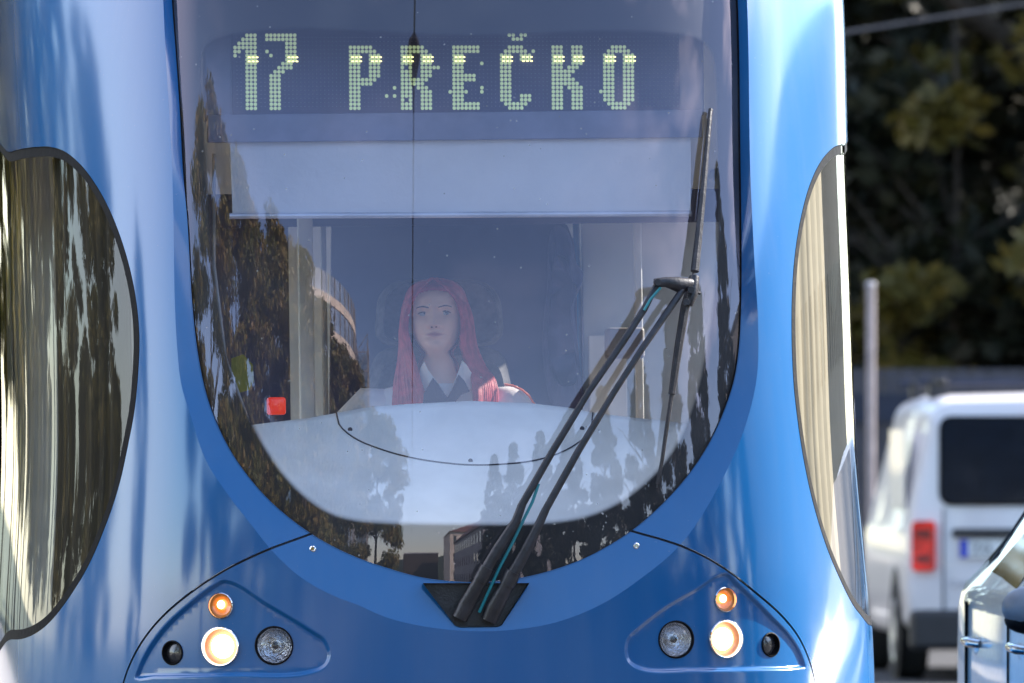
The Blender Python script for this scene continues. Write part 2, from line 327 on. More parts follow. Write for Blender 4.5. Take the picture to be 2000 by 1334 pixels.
# side windows
WL_px = [(22,296),(45,290),(70,287),(100,287),(130,298),(165,330),(200,382),(227,440),(250,510),(265,580),(272,650),(271,710),(263,800),(250,870),(232,950),(205,1030),(170,1110),(120,1188),(90,1222),(60,1242),(22,1249)]
WR_px = [(1642,282),(1625,290),(1600,320),(1580,365),(1563,430),(1552,500),(1547,570),(1546,650),(1550,750),(1559,830),(1570,900),(1590,990),(1615,1070),(1640,1130),(1665,1180),(1682,1203)]
WL = inv(WL_px); WR = inv(WR_px)
print('WL ends', WL[0], WL[-1], 'WR ends', WR[0], WR[-1], 'mid', WL[10], WR[7])
SE = 3.0
WL = np.concatenate([WL, [[-SE+.05, WL[-1][1]], [-SE, WL[-1][1]+.05], [-SE, WL[0][1]-.05], [-SE+.05, WL[0][1]]]])
mr_ = WL[:4].copy(); mr_[:, 0] *= -1
wrt = np.array([[WR[0][0]+.10, WR[0][1]+.006], [1.5, WR[0][1]+.0]]); wrb = np.array([[WR[-1][0]+.10, WR[-1][1]-.025], [1.6, WR[-1][1]-.03]])
WR = np.concatenate([WR, wrb, [[SE-.05, wrb[1][1]], [SE, wrb[1][1]+.05], [SE, wrt[1][1]-.05], [SE-.05, wrt[1][1]]], wrt[::-1]])
WL = crom(WL, .016); WR = crom(WR, .016)
I_px = [(385,110),(400,75),(430,61),(920,58),(1330,57),(1375,70),(1400,100),(1407,150),(1410,300),(1412,430),(1405,560),(1385,700),(1360,800),(1330,870),(1290,925),(1240,970),(1190,1000),(1130,1020),(1050,1029),(920,1031),(780,1029),(700,1024),(650,1012),(600,983),(555,940),(515,885),(485,830),(450,750),(425,650),(405,500),(395,330),(388,200)]
INN = crom(inv(I_px, HG), .014); INN2 = offs(INN, .020)
FW = []            # flank windows, same on both sides
for k in range(5):
    a0 = 3.25+k*1.25+.02
    for sg in (-1, 1):
        FW.append(crom(np.array([[sg*a0, 1.05], [sg*(a0+.03), 1.0], [sg*(a0+1.02), 1.0], [sg*(a0+1.07), 1.05], [sg*(a0+1.07), 2.2], [sg*(a0+1.02), 2.25], [sg*(a0+.03), 2.25], [sg*a0, 2.2]]), .3))
SEND = 9.6; ZB, ZT = .35, 3.1
# triangulate the shell in (s, z)
pts = []; edges = []
def addline(poly, closed=True):
    k = len(pts); pts.extend([Vector((float(p[0]), float(p[1]))) for p in poly]); n = len(poly)
    edges.extend([(k+i, k+(i+1) % n) for i in range(n if closed else n-1)])
inr = lambda poly: poly[(poly[:, 1] > ZB+.02)]
for pl in [G, O, WL, WR, offs(WL, .027), offs(WR, .027), INN, INN2, PAN]+PODS+[offs(p, k_) for p in PODS for k_ in (-.0028, .003, .0065, .010, .0135)]+HOLES+FW: addline(pl)
for b_ in (GRL, GRR): 
    b2 = b_.copy(); b2[:, 1] = np.maximum(b2[:, 1], ZB+.001); addline(b2)
st = .0155; gs = np.concatenate([np.arange(-1.75, -1.3, st), np.arange(-1.3, -.72, .0085), np.arange(-.72, .72, st), np.arange(.72, 1.3, .0085), np.arange(1.3, 1.751, st)]); gz = np.arange(ZB, ZT+.001, st)
gs = np.concatenate([-np.arange(1.75+.06, SEND, .12)[::-1], gs, np.arange(1.75+.06, SEND, .12)])
gs[0] = -SEND; gs[-1] = SEND; gz[-1] = ZT
for z in gz:
    dense = z
    for s in gs:
        if abs(s) > 1.76 and int(round((z-ZB)/st)) % 5 and z not in (gz[0], gz[-1]): continue
        pts.append(Vector((float(s), float(z))))
V2, E2, F2, _, _, _ = delaunay_2d_cdt(pts, edges, [], 0, 1e-5)
SZ = np.array([(v.x, v.y) for v in V2]); FA = np.array([f for f in F2 if len(f) == 3]); CE = SZ[FA].mean(1)
reg = np.full(len(CE), 0)       # 0 body
def setr(mask, k): reg[mask] = k
inG, inO = inpoly(CE, G), inpoly(CE, O)
inN = inpoly(CE, NOSE); setr(inN, 1); setr(inO, 2)
for g_ in (GRL, GRR): setr(inpoly(CE, g_) & ~inG, 3)
setr(inG, 4); setr(inpoly(CE, PAN) & ~inG, 5)
for h_ in HOLES: setr(inpoly(CE, h_), 6)
setr(inpoly(CE, WL), 7); setr(inpoly(CE, WR), 8)
for i, f_ in enumerate(FW): setr(inpoly(CE, f_), 20+i)
def disp(kind, sz):
    if kind == 2:
        a_ = pdist(sz, O)*np.where(inpoly(sz, O), 1, -1); b_ = pdist(sz, G)*np.where(inpoly(sz, G), -1, 1); return HG*a_/np.maximum(a_+b_, 1e-6)
    if kind == 3: 
        inn = inpoly(sz, O); a_ = pdist(sz, O); b_ = pdist(sz, G); return .007+np.where(inn, HG*a_/np.maximum(a_+b_, 1e-6), 0)
    if kind == 4: return np.full(len(sz), HG+.004)
    if kind == 5: return .028+.0*sz[:, 0]
    if kind == 1:
        d = np.zeros(len(sz))
        for p in PODS:
            ins = inpoly(sz, p); e_ = pdist(sz, p); d += np.where(ins, .009*sst(e_/.013), 0)
        return d
    return np.zeros(len(sz))
def surf_obj(name, mask, kind, m, parent, extra=0.0, flip=False, uv=False):
    fa = FA[mask]; idx = np.unique(fa); mp_ = np.full(len(SZ), -1); mp_[idx] = np.arange(len(idx)); fa = mp_[fa]; sz = SZ[idx]
    def PP(q): return PD(q[:, 0], q[:, 1], disp(kind, q)+(extra(q) if callable(extra) else extra))
    P = PP(sz); h = .0025
    ds = PP(sz+[h, 0])-PP(sz-[h, 0]); dz = PP(sz+[0, h])-PP(sz-[0, h]); n = np.cross(ds, dz); n /= np.linalg.norm(n, axis=1, keepdims=True)
    fn = np.cross(P[fa[:, 1]]-P[fa[:, 0]], P[fa[:, 2]]-P[fa[:, 0]]); bad = (fn*n[fa[:, 0]]).sum(1) < 0; fa[bad] = fa[bad][:, ::-1]
    me = bpy.data.meshes.new(name); me.from_pydata(P.tolist(), [], fa.tolist()); me.materials.append(m)
    me.polygons.foreach_set('use_smooth', [True]*len(fa)); me.update()
    if uv:
        ul = me.uv_layers.new(name='sz'); li = np.empty(len(me.loops), int); me.loops.foreach_get('vertex_index', li); ul.data.foreach_set('uv', sz[li].astype(np.float32).ravel())
        at = me.attributes.new('fade', 'FLOAT', 'POINT'); fd = np.clip(pdist(sz, INN)/.020, 0, 1); at.data.foreach_set('value', fd.astype(np.float32))
    me.normals_split_custom_set_from_vertices([tuple(x) for x in n])
    o = bpy.data.objects.new(name, me); COL.objects.link(o); o.parent = parent
    return o
tram = empty('tram'); tram.matrix_world = Matrix.LocRotScale(Vector((XC, YC, 0)), RM.to_quaternion(), None)
tag(tram, 'blue city tram with a large rounded windscreen and a lit number 17 display', 'tram')
shell = surf_obj('body_shell', reg == 0, 0, M['blue'], tram)
nose = surf_obj('nose_panel', reg == 1, 1, M['blue'], tram)
ring = surf_obj('windscreen_surround', reg == 2, 2, M['blue'], tram)
for sg in (-1, 1): surf_obj('panel_gap', (reg == 3) & (CE[:, 0]*sg > 0), 3, M['groove'], tram)
wind = surf_obj('windscreen', reg == 4, 4, M['screenglass'], tram)
fm = inpoly(CE, INN); fm2 = inpoly(CE, INN2)
g_ = M['screenglass'].node_tree; gN, gL = g_.nodes, g_.links; go = [n for n in gN if n.type == 'OUTPUT_MATERIAL'][0]; gm = go.inputs[0].links[0].from_node
gt_ = gN.new('ShaderNodeTexCoord'); gn = gN.new('ShaderNodeTexVoronoi'); gn.inputs['Scale'].default_value = 22; gn2 = gN.new('ShaderNodeTexNoise'); gn2.inputs['Scale'].default_value = 3.5; gn2.inputs['Detail'].default_value = 6
gl_ = gN.new('ShaderNodeMath'); gl_.operation = 'LESS_THAN'; gl_.inputs[1].default_value = .055; gd = gN.new('ShaderNodeBsdfDiffuse'); gd.inputs['Color'].default_value = (.6, .58, .55, 1)
gr = gN.new('ShaderNodeMapRange'); gr.inputs['From Min'].default_value = .5; gr.inputs['From Max'].default_value = .8; gr.inputs['To Min'].default_value = .012; gr.inputs['To Max'].default_value = .06
gp = gN.new('ShaderNodeMath'); gp.operation = 'MULTIPLY_ADD'; gp.inputs[1].default_value = .35; gx = gN.new('ShaderNodeMixShader')
gL.new(gt_.outputs['Object'], gn.inputs['Vector']); gL.new(gt_.outputs['Object'], gn2.inputs['Vector']); gL.new(gn.outputs['Distance'], gl_.inputs[0]); gL.new(gn2.outputs['Fac'], gr.inputs['Value'])
gL.new(gl_.outputs[0], gp.inputs[0]); gL.new(gr.outputs[0], gp.inputs[2]); gL.new(gp.outputs[0], gx.inputs[0]); gL.new(gm.outputs[0], gx.inputs[1]); gL.new(gd.outputs[0], gx.inputs[2]); gL.new(gx.outputs[0], go.inputs[0])
surf_obj('frit_border', (reg == 4) & ~fm, 4, M['frit'], wind, .005)
def dotmat():
    m, nt, b = newmat('dotted_ceramic_edge'); N, L = nt.nodes, nt.links
    out = [n for n in N if n.type == 'OUTPUT_MATERIAL'][0]; b.inputs['Base Color'].default_value = (.006, .006, .008, 1); b.inputs['Roughness'].default_value = .6
    uv = N.new('ShaderNodeUVMap'); uv.uv_map = 'sz'; mp = N.new('ShaderNodeMapping'); mp.inputs['Scale'].default_value = (300, 300, 300); mp.inputs['Rotation'].default_value = (0, 0, .785)
    vo = N.new('ShaderNodeTexVoronoi'); vo.inputs['Scale'].default_value = 1; vo.inputs['Randomness'].default_value = 0; vo.voronoi_dimensions = '2D'
    at = N.new('ShaderNodeAttribute'); at.attribute_name = 'fade'
    mr = N.new('ShaderNodeMapRange'); mr.inputs['To Min'].default_value = .75; mr.inputs['To Max'].default_value = .05
    lt = N.new('ShaderNodeMath'); lt.operation = 'LESS_THAN'
    tr = N.new('ShaderNodeBsdfTransparent'); mx = N.new('ShaderNodeMixShader')
    L.new(uv.outputs[0], mp.inputs[0]); L.new(mp.outputs[0], vo.inputs['Vector']); L.new(at.outputs['Fac'], mr.inputs['Value'])
    L.new(vo.outputs['Distance'], lt.inputs[0]); L.new(mr.outputs[0], lt.inputs[1])
    L.new(lt.outputs[0], mx.inputs[0]); L.new(tr.outputs[0], mx.inputs[1]); L.new(b.outputs[0], mx.inputs[2]); L.new(mx.outputs[0], out.inputs[0]); return m
surf_obj('frit_dots', (reg == 4) & fm & ~fm2, 4, dotmat(), wind, .005, uv=True)
pan = surf_obj('wiper_pan', reg == 5, 5, M['blackpl'], tram)
# walls that close the stepped edges
def wall(name, poly, d0, d1, m, parent, clip=None):
    n = len(poly); a_ = PD(poly[:, 0], poly[:, 1], np.full(n, d0) if not callable(d0) else d0(poly)); b_ = PD(poly[:, 0], poly[:, 1], np.full(n, d1))
    fs = [(i, (i+1) % n, (i+1) % n+n, i+n) for i in range(n)]
    return mobj(name, np.concatenate([a_, b_]), fs, m, parent, True)
wall('windscreen_seal', offs(G, -.0015), HG-.002, HG+.03, M['rubber'], tram)
wall('pan_wall', PAN, -.0005, .028, M['blackpl'], pan)
# side windows: glass a touch inside the shell, black border behind it
for nm, k, poly in (('l', 7, WL), ('r', 8, WR)):
    sw = surf_obj('side_window', reg == k, 0, M['sideglass'], tram, .006)
    ip = offs(poly, .027)
    bd = surf_obj('window_border', (reg == k) & ~inpoly(CE, ip), 0, M['rubber'], sw, .002)
    bd2 = wall('window_rubber', offs(poly, .001), -.001, .03, M['rubber'], sw)
for i, f_ in enumerate(FW):
    sw = surf_obj('passenger_window', reg == 20+i, 0, M['sideglass'], tram, .005)
# cabin lining just inside the shell
for sg in (-1, 1): surf_obj('inner_lining', (reg == 0) & (CE[:, 0]*sg > .80) , 0, M['cabcream'], tram, .05)
surf_obj('front_lining', (CE[:, 1] < 1.12) & (np.abs(CE[:, 0]) <= .80) & (reg != 6), 0, M['cabwall'], tram, .14)
surf_obj('side_blind', (reg == 8) & (CE[:, 0] < 1.85) & (CE[:, 1] > .95), 0, M['curtain'], tram, lambda q: .085+.009*np.sin(q[:, 0]*75+np.sin(q[:, 0]*23)*1.5))  # blind added to keep the sun patch off the dashboard
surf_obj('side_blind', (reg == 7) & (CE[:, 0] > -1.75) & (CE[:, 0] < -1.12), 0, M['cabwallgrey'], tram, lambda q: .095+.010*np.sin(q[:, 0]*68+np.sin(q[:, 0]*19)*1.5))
# floor, roof, rear wall
sp = np.concatenate([np.linspace(-SEND, -1.8, 12), np.linspace(-1.75, 1.75, 90), np.linspace(1.8, SEND, 12)])
def capmesh(name, z, dome, m, up):
    e_ = P0(sp, np.full(len(sp), z)); cc = []; vs = []
    rows = 6
    for i, p in enumerate(e_):
        for j in range(rows+1):
            t = j/rows; vs.append((p[0]*(1-t), p[1]+(.9*t if abs(sp[i]) < 1.75 else 0)*(1-abs(p[0])/1.3)*.5, z+dome*(1-(1-t)**2)))
    fs = [(i*(rows+1)+j, (i+1)*(rows+1)+j, (i+1)*(rows+1)+j+1, i*(rows+1)+j+1) for i in range(len(e_)-1) for j in range(rows)]
    return mobj(name, vs, fs, m, tram, True)
capmesh('roof', ZT, .22, M['cablight'], 1); capmesh('floor', ZB, -.02, M['cabwall'], 0)
yb_ = float(P0(np.array([SEND]), np.array([1.5]))[0][1])
MB().box(-1.12, 1.12, yb_-.03, yb_, ZB, ZT).build('rear_wall', M['blue'], tram)
for y in (2.2, 7.4):
    for sg in (-1, 1):
        MB().lathe([(0, 0), (.32, 0), (.34, .02), (.34, .10), (.30, .13), (0, .13)], Matrix.Translation((sg*.72, y, .34)) @ Matrix.Rotation(math.pi/2*sg, 4, 'Z'), 32).build('wheel', M['rubber'], tram, True)
# ---------------------------------------------------------------- lamps
for (k, c, r, sd), hole in zip(LC, HOLES):
    D0 = disp(1, c[None, :])[0]; p = PD(c[None, 0], c[None, 1], np.array([D0]))[0]; n = N0(c[None, 0], c[None, 1])[0]
    q = Vector(n).to_track_quat('-Y', 'Z'); mt = Matrix.LocRotScale(Vector(p), q, None)     # local -Y points outwards
    nm = {'amber': 'indicator_lamp', 'main': 'headlight', 'clear': 'spot_lamp', 'dark': 'fog_lamp'}[k]
    if k == 'main':
        o = MB().lathe([(r*1.02, .004), (r*1.03, -.004), (r*.98, -.007), (r*.93, -.003), (r*.90, .006), (r*.88, .022)], mt).build(nm, M['chrome'], tram, True)
        MB().lathe([(r*.90, .008), (r*.82, .012), (r*.70, .017), (r*.60, .022)], mt).build('lamp_bowl', M['warmglow'], o, True)
        MB().lathe([(r*.62, .020), (r*.58, .014), (r*.45, .010), (r*.25, .006), (.0001, .005)], mt).build('bulb', M['warmlamp'], o, True)
        MB().lathe([(r*.88, .012), (r*.6, .004), (r*.3, 0.001), (.0001, 0)], mt).build('lens', M['lensglass'], o, True)
    elif k == 'clear':
        o = MB().lathe([(r*1.01, .004), (r*1.01, -.002), (r*.95, -.003), (r*.90, .006), (r*.90, .02)], mt).build(nm, M['rubber'], tram, True)
        MB().lathe([(r*.90, .008), (r*.78, .016), (r*.60, .026), (r*.34, .033), (r*.30, .026), (r*.22, .026), (r*.16, .018), (.0001, .016)], mt).build('lamp_bowl', M['reflector'], o, True)
        MB().lathe([(r*.90, .010), (r*.7, .001), (r*.4, -.005), (.0001, -.007)], mt).build('lens', M['lensglass'], o, True)
        MB().lathe([(r*.20, .03), (r*.18, .018), (.0001, .015)], mt).build('bulb_shield', M['darklens'], o, True)
    elif k == 'amber':
        o = MB().lathe([(r*1.02, .004), (r*1.03, -.003), (r*.96, -.005), (r*.90, .003), (r*.90, .02)], mt).build(nm, M['chrome'], tram, True)
        MB().lathe([(r*.90, .010), (r*.75, .008), (r*.55, .011), (.0001, .013)], mt).build('lens', M['amber'], o, True)
        MB().ball((0, 0, 0), r*.36, 16, 10)
        b_ = MB().ball((0, 0, 0), (r*.34, .006, r*.34)); b_.v = [tuple(mt @ (Vector(v)+Vector((-r*.05 if sd == 0 else -.1*r, .007, r*.08)))) for v in b_.v]
        b_.build('bulb', M['amberlit'], o, True)
    else:
        o = MB().lathe([(r*1.02, .004), (r*1.02, -.002), (r*.93, -.003), (r*.88, .006), (r*.88, .02)], mt).build(nm, M['rubber'], tram, True)
        MB().lathe([(r*.88, .012), (r*.6, .008), (.0001, .006)], mt).build('lens', M['darklens'], o, True)
for (u, v) in ((610, 1072), (1245, 1066)):
    c = inv([(u, v)], .012)[0]; p = PD(c[None, 0], c[None, 1], disp(2, c[None, :])-.001)[0]; n = N0(c[None, 0], c[None, 1])[0]
    MB().lathe([(.0085, .003), (.0085, -.001), (.006, -.003), (.0045, -.001), (.0001, -.001)], Matrix.LocRotScale(Vector(p), Vector(n).to_track_quat('-Y', 'Z'), None), 20).build('screw', M['chrome'], tram, True)
# ---------------------------------------------------------------- wiper assembly (parts of the tram)
def on_glass(u, v, off):
    c = inv([(u, v)], HG-off)[0]; return Vector(PD(c[None, 0], c[None, 1], np.array([HG-off]))[0])
def gl_line(pp, off): return [on_glass(u, v, o_ if o_ is not None else off) for (u, v, o_) in pp]
wip = MB().tube(gl_line([(898,1208,.03),(912,1180,.035),(938,1135,.045)], 0), [.021, .022, .0185], 12, (0.7, (0, -1, 0)))
wip.tube(gl_line([(938,1135,.045),(952,1108,.05)], 0), [.0215, .021], 12, (.8, (0, -1, 0)))
wip = wip.tube(gl_line([(945,1122,.05),(975,1070,.055),(1008,1018,.06),(1020,985,.06)], 0), [.0175, .0155, .0125, .011], 12, (.6, (0, -1, 0)))
wip.tube(gl_line([(1016,992,.06),(1080,880,.062),(1150,765,.062),(1215,670,.06),(1258,604,.06),(1284,553,.06)], 0), [.0105, .0095, .0085, .0095, .0095, .008], 10, (.6, (0, -1, 0)))
wa = wip.build('wiper_arm', M['blackpl'], tram, True)
wip2 = MB().tube(gl_line([(955,1212,.03),(967,1185,.04),(990,1143,.05)], 0), [.021, .022, .0185], 12, (.7, (0, -1, 0)))
wip2.tube(gl_line([(990,1143,.05),(1003,1117,.055)], 0), [.0215, .021], 12, (.8, (0, -1, 0)))
wip2.tube(gl_line([(997,1130,.055),(1025,1080,.06),(1050,1030,.065),(1066,995,.065)], 0), [.0165, .0145, .012, .0105], 12, (.6, (0, -1, 0)))
wip2.tube(gl_line([(1062,1002,.065),(1130,880,.07),(1200,765,.07),(1255,680,.07),(1312,597,.065),(1333,566,.06)], 0), [.010, .0095, .0085, .0085, .0095, .009], 10, (.6, (0, -1, 0)))
wip2.build('wiper_arm', M['blackpl'], tram, True)
br = MB().tube(gl_line([(1278,553,.062),(1300,551,.066),(1325,556,.06),(1352,556,.05)], 0), [.012, .0135, .021, .016], 12, (.6, (0, -1, 0)))
br.tube(gl_line([(1356,541,.04),(1352,575,.05),(1345,596,.045)], 0), [.014, .016, .011], 10)
for (u, v) in ((1284, 551), (1349, 566), (1340, 590)):
    p = on_glass(u, v, .075); br.lathe([(.0001, -.014), (.009, -.014), (.0095, -.010), (.0095, .015)], Matrix.Translation(p), 14)
br.tube(gl_line([(1338,562,.05),(1368,573,.05)], 0), [.006, .004], 8)
br.build('wiper_bracket', M['blackpl'], tram, True)
bl = MB().tube(gl_line([(1388,214,.012),(1386,232,.016),(1380,300,.02),(1371,400,.024),(1357,530,.028)], 0), [.0062, .0062, .0068, .0085, .0115], 8, (1.3, (0, -1, 0)))
bl.tube(gl_line([(1354,545,.03),(1338,600,.03),(1325,680,.026),(1312,770,.022)], 0), [.012, .0125, .0115, .0095], 8, (1.3, (0, -1, 0)))
bl.tube(gl_line([(1313,765,.02),(1303,830,.018),(1293,900,.014),(1284,945,.010)], 0), [.0062, .0058, .0052, .0048], 8, (1.3, (0, -1, 0)))
bl.tube(gl_line([(1387,228,.006),(1371,400,.008),(1350,560,.008),(1312,770,.008),(1283,952,.006)], 0), .0028, 6)
bl.build('wiper_blade', M['blackpl'], tram, True)
M['hose'] = mat('turquoise_washer_hose', (.02, .24, .27), .35)
MB().tube(gl_line([(936,1196,.03),(952,1160,.04),(975,1110,.045),(1000,1062,.05),(1025,1010,.052),(1040,980,.055),(1052,945,.055)], 0), .0042, 8).build('washer_hose', M['hose'], tram, True)
MB().tube(gl_line([(1258,606,.068),(1270,585,.07),(1290,562,.07)], 0), .0038, 8).build('washer_hose', M['hose'], tram, True)
# ---------------------------------------------------------------- destination display
DY = .56
def quad_at(m, u0, v0, u1, v1, y, th=.02, name='', parent=None, bev=0, mm=None):
    a_ = at_y(u0, v0, y); b_ = at_y(u1, v1, y); mb = mm or MB()
    return mb.box(a_[0], b_[0], y, y+th, b_[2], a_[2], bev=bev)
disp_o = quad_at(None, 398, 40, 1376, 226, DY+.012, .10, bev=.006).build('destination_display', M['housing'], tram, True)
quad_at(None, 452, 50, 1328, 217, DY+.006, .004).build('display_panel', M['panel'], disp_o)
quad_at(None, 405, 224, 1372, 268, DY+.002, .03, bev=.003).build('display_valance', M['housing'], disp_o, True)
rows = {}
def put(c0, r, cs):
    for c in cs: rows.setdefault(r, set()).add(c0+c)
R_ = lambda a_, b_: list(range(a_, b_+1))
for r, cs in {0:R_(3,5),1:R_(2,5),2:R_(1,5),3:R_(0,5),4:[0,1,3,4,5],5:[0,3,4,5]}.items(): put(0, r, cs)
for r in range(6, 19): put(0, r, [3,4,5])
for r, cs in {0:R_(8,15),1:R_(8,15),2:R_(13,15),3:R_(13,15),4:[8,13,14,15],5:[9,13,14,15],6:[13,14,15],7:[12,13,14],8:[11,12,13,14],9:[10,11,12]}.items(): put(0, r, cs)
for r in range(10, 19): put(0, r, [9,10,11])
LT, RT = [0,1,2], [5,6,7]
for b0 in (29, 42):
    put(b0, 3, R_(0,5)); put(b0, 4, R_(0,6)); put(b0, 11, R_(0,6)); put(b0, 12, R_(0,5))
    for r in range(5, 11): put(b0, r, LT+RT)
    for r in range(13, 19): put(b0, r, LT)
put(29, 13, [11]); put(29, 15, [9, 11])
put(42, 8, [8, 9]); put(42, 13, [4,5,6])
for r in range(14, 19): put(42, r, RT)
rows[8].discard(43); rows[16].discard(43)
for r in range(3, 19): put(55, r, LT)
for r in (3, 4, 17, 18): put(55, r, R_(0,6))
for r in (10, 11): put(55, r, R_(0,5))
put(55, 14, [-1, 3]); put(55, 7, [7]); put(55, 13, [7]); put(55, 14, [7])
put(67, 0, [2,3,5,6]); put(67, 1, [3,4,5]); put(67, 3, R_(2,5)); put(67, 4, R_(1,6)+[8]); put(67, 17, R_(1,6)); put(67, 18, R_(2,5))
for r in range(5, 17): put(67, r, LT)
for r in (5, 6, 15, 16): put(67, r, RT)
for r in range(3, 19): put(80, r, LT)
for r in list(range(3, 8))+list(range(14, 19)): put(80, r, RT)
put(80, 8, [4,5,6]); put(80, 9, R_(3,5)); put(80, 10, [3,4]); put(80, 11, R_(3,5)); put(80, 12, R_(3,6)); put(80, 13, R_(4,7))
put(93, 3, R_(2,5)); put(93, 4, R_(1,6)); put(93, 17, R_(1,6)); put(93, 18, R_(2,5)); put(93, 14, [-1])
for r in range(5, 17): put(93, r, LT+RT)
# the dot matrix has its own regular grid on the panel
q00 = at_y(459, 68.9, DY); q10 = at_y(459+7.76*100, 68.9-.9, DY); q01 = at_y(459+.9, 68.9+7.93*18, DY)
ex = (q10-q00)/100; ez = (q01-q00)/18
def disc(mb, c, r_, ry, y, n=10):
    mb.add([(c[0]+r_*math.cos(2*math.pi*j/n), y, c[2]+ry*math.sin(2*math.pi*j/n)) for j in range(n)]+[(c[0], y-.001, c[2])], [(n, j, (j+1) % n) for j in range(n)])
off = MB(); pr = np.linalg.norm(ex); chars = [MB() for _ in range(8)]; glow = [MB() for _ in range(8)]; cuts = [6.5, 20, 40.5, 53.5, 66, 79, 91.5]
for r in range(19):
    for c in range(0, 112):
        p = q00+ex*c+ez*r
        if c in rows.get(r, ()): disc(chars[int(np.searchsorted(cuts, c))], p, pr*.47, pr*.49, DY+.003)
        elif r > 0: disc(off, p+ex*.45-ez*.45, pr*.13, pr*.10, DY+.0045, 6)
for r in (5.45, 6.45):
    for c in rows[6]: disc(glow[int(np.searchsorted(cuts, c))], q00+ex*(c+.5)+ez*r, pr*.36, pr*.2, DY-.001, 10)
for a_, b_ in zip(chars, glow):
    o = a_.build('display_character', M['dot'], disp_o); nf = len(a_.f)
    me = bpy.data.meshes.new('display_character'); k = len(a_.v); me.from_pydata(a_.v+b_.v, [], a_.f+[tuple(i+k for i in f) for f in b_.f]); me.materials.append(M['dot']); me.materials.append(M['led'])
    me.polygons.foreach_set('material_index', [0]*nf+[1]*len(b_.f)); o.data = me
off.build('unlit_dots', M['dotoff'], disp_o)
# ---------------------------------------------------------------- roller blind, cab interior
def gridpts(us, vs, yf): return [at_y(u, v, yf(u, v)) for v in vs for u in us]
us = np.linspace(449, 1349, 40); vsn = np.linspace(0, 1, 14)
V = []
for t in vsn:
    for u in us: V.append(at_y(u+(0 if u > 900 else 5*t), 268+t*150+(1-u/1000)*4-3, DY+.02+.004*math.sin(u/60.)*math.sin(t*3)+.01*t))
bo = mobj('roller_blind', V, [(i*40+j, i*40+j+1, (i+1)*40+j+1, (i+1)*40+j) for i in range(13) for j in range(39)], M['blind'], tram, True)
MB().tube([at_y(448, 422, DY+.025), at_y(1350, 417, DY+.025)], .0085, 10).build('pull_bar', M['blindbar'], bo, True)
# dashboard
TOPp = np.array([(478,832),(520,826),(600,817),(660,806),(720,795),(800,789),(920,783),(1040,788),(1110,796),(1158,806),(1230,815),(1300,822),(1346,829)], float)
BOTp = np.array([(478,842),(500,890),(560,965),(620,1015),(700,1050),(920,1070),(1150,1050),(1220,1010),(1280,965),(1320,900),(1346,838)], float)
nu, nv = 90, 26; V = []
for j in range(nv):
    t = j/(nv-1)
    for i in range(nu):
        u = 478+(1346-478)*i/(nu-1); vt = np.interp(u, TOPp[:, 0], TOPp[:, 1]); vb = np.interp(u, BOTp[:, 0], BOTp[:, 1])
        xn = (u-912)/434.; y0 = .12+.10*xn*xn; v = vt+(vb-vt)*t
        V.append(at_y(u, v, y0+.50*(1-t)**.8*(1-.35*xn*xn)))
fs = [(i*nu+j, i*nu+j+1, (i+1)*nu+j+1, (i+1)*nu+j) for i in range(nv-1) for j in range(nu-1)]
k = len(V)                                                  # the far side drops down behind the rim
for i in range(nu):
    p = V[i]; V.append(np.array([p[0], p[1]+.03, p[2]-.012]))
for i in range(nu):
    p = V[i]; V.append(np.array([p[0], p[1]+.05, p[2]-.4]))
fs += [(i+1, i, k+i, k+i+1) for i in range(nu-1)]+[(k+i+1, k+i, k+nu+i, k+nu+i+1) for i in range(nu-1)]
dash = mobj('dashboard', V, fs, M['dash'], tram, True)
def on_dash(u, v, lift=.004):
    vt = np.interp(u, TOPp[:, 0], TOPp[:, 1]); vb = np.interp(u, BOTp[:, 0], BOTp[:, 1]); xn = (u-912)/434.; y0 = .12+.10*xn*xn; t = min(max((v-vt)/(vb-vt), 0), 1)
    return Vector(at_y(u, v, y0+.50*(1-t)**.8*(1-.35*xn*xn)-lift))
sl_ = crom([(657,806),(662,828),(690,854),(740,876),(800,893),(860,903),(920,908),(990,906),(1040,900),(1090,886),(1130,864),(1152,842),(1158,806)], 12, False)
MB().tube([on_dash(u, v, .002) for u, v in sl_], .0022, 6).build('binnacle_seam', M['dashline'], dash, True)
for u, v in ((684, 839), (919, 900), (1137, 837)):
    MB().lathe([(.0065, .002), (.006, -.002), (.0001, -.002)], Matrix.Translation(on_dash(u, v, .002)), 14).build('screw', M['dashline'], dash, True)
# cab partition behind the driver with rounded corner, saloon beyond
PY = 1.75
M['palegrey'] = mat('pale_blue_grey_panel', (.70, .73, .75), .5, var=.08, scale=2)
pp = [(648,430),(1090,430),(1108,440),(1120,470),(1126,520),(1128,700),(1135,1150),(640,1150)]
MB().prism([tuple(at_y(u, v, PY)[[0, 2]]) for u, v in pp], PY, PY+.03).build('cab_partition', M['cabwall'], tram)
def slab(name, m, u0, v0, u1, v1, y, th=.03, bev=.004): return quad_at(None, u0, v0, u1, v1, y, th, bev=bev).build(name, m, tram, True)
slab('partition_post', M['cablight'], 581, 425, 620, 1100, 1.55)
slab('handrail', M['grey'], 626, 425, 646, 1100, 1.62, .02)
slab('door_frame', M['cablight'], 1238, 425, 1262, 1100, 1.62)
slab('side_panel', M['palegrey'], 1136, 425, 1420, 1100, 1.72)
slab('side_panel', M['cabwall'], 380, 425, 572, 1100, 1.72)
slab('partition_header', M['cabwall'], 380, 380, 1500, 432, 1.60)
slab('partition_panel', M['cablight'], 1150, 655, 1230, 1100, 1.66)
slab('control_box', M['grey'], 1185, 640, 1260, 700, 1.3, .08, .01)
MB().tube([at_y(418, 300, .7), at_y(418, 520, .7), at_y(440, 700, .6), at_y(486, 826, .55)], .005, 8).build('mirror_rod', M['grey'], tram, True)
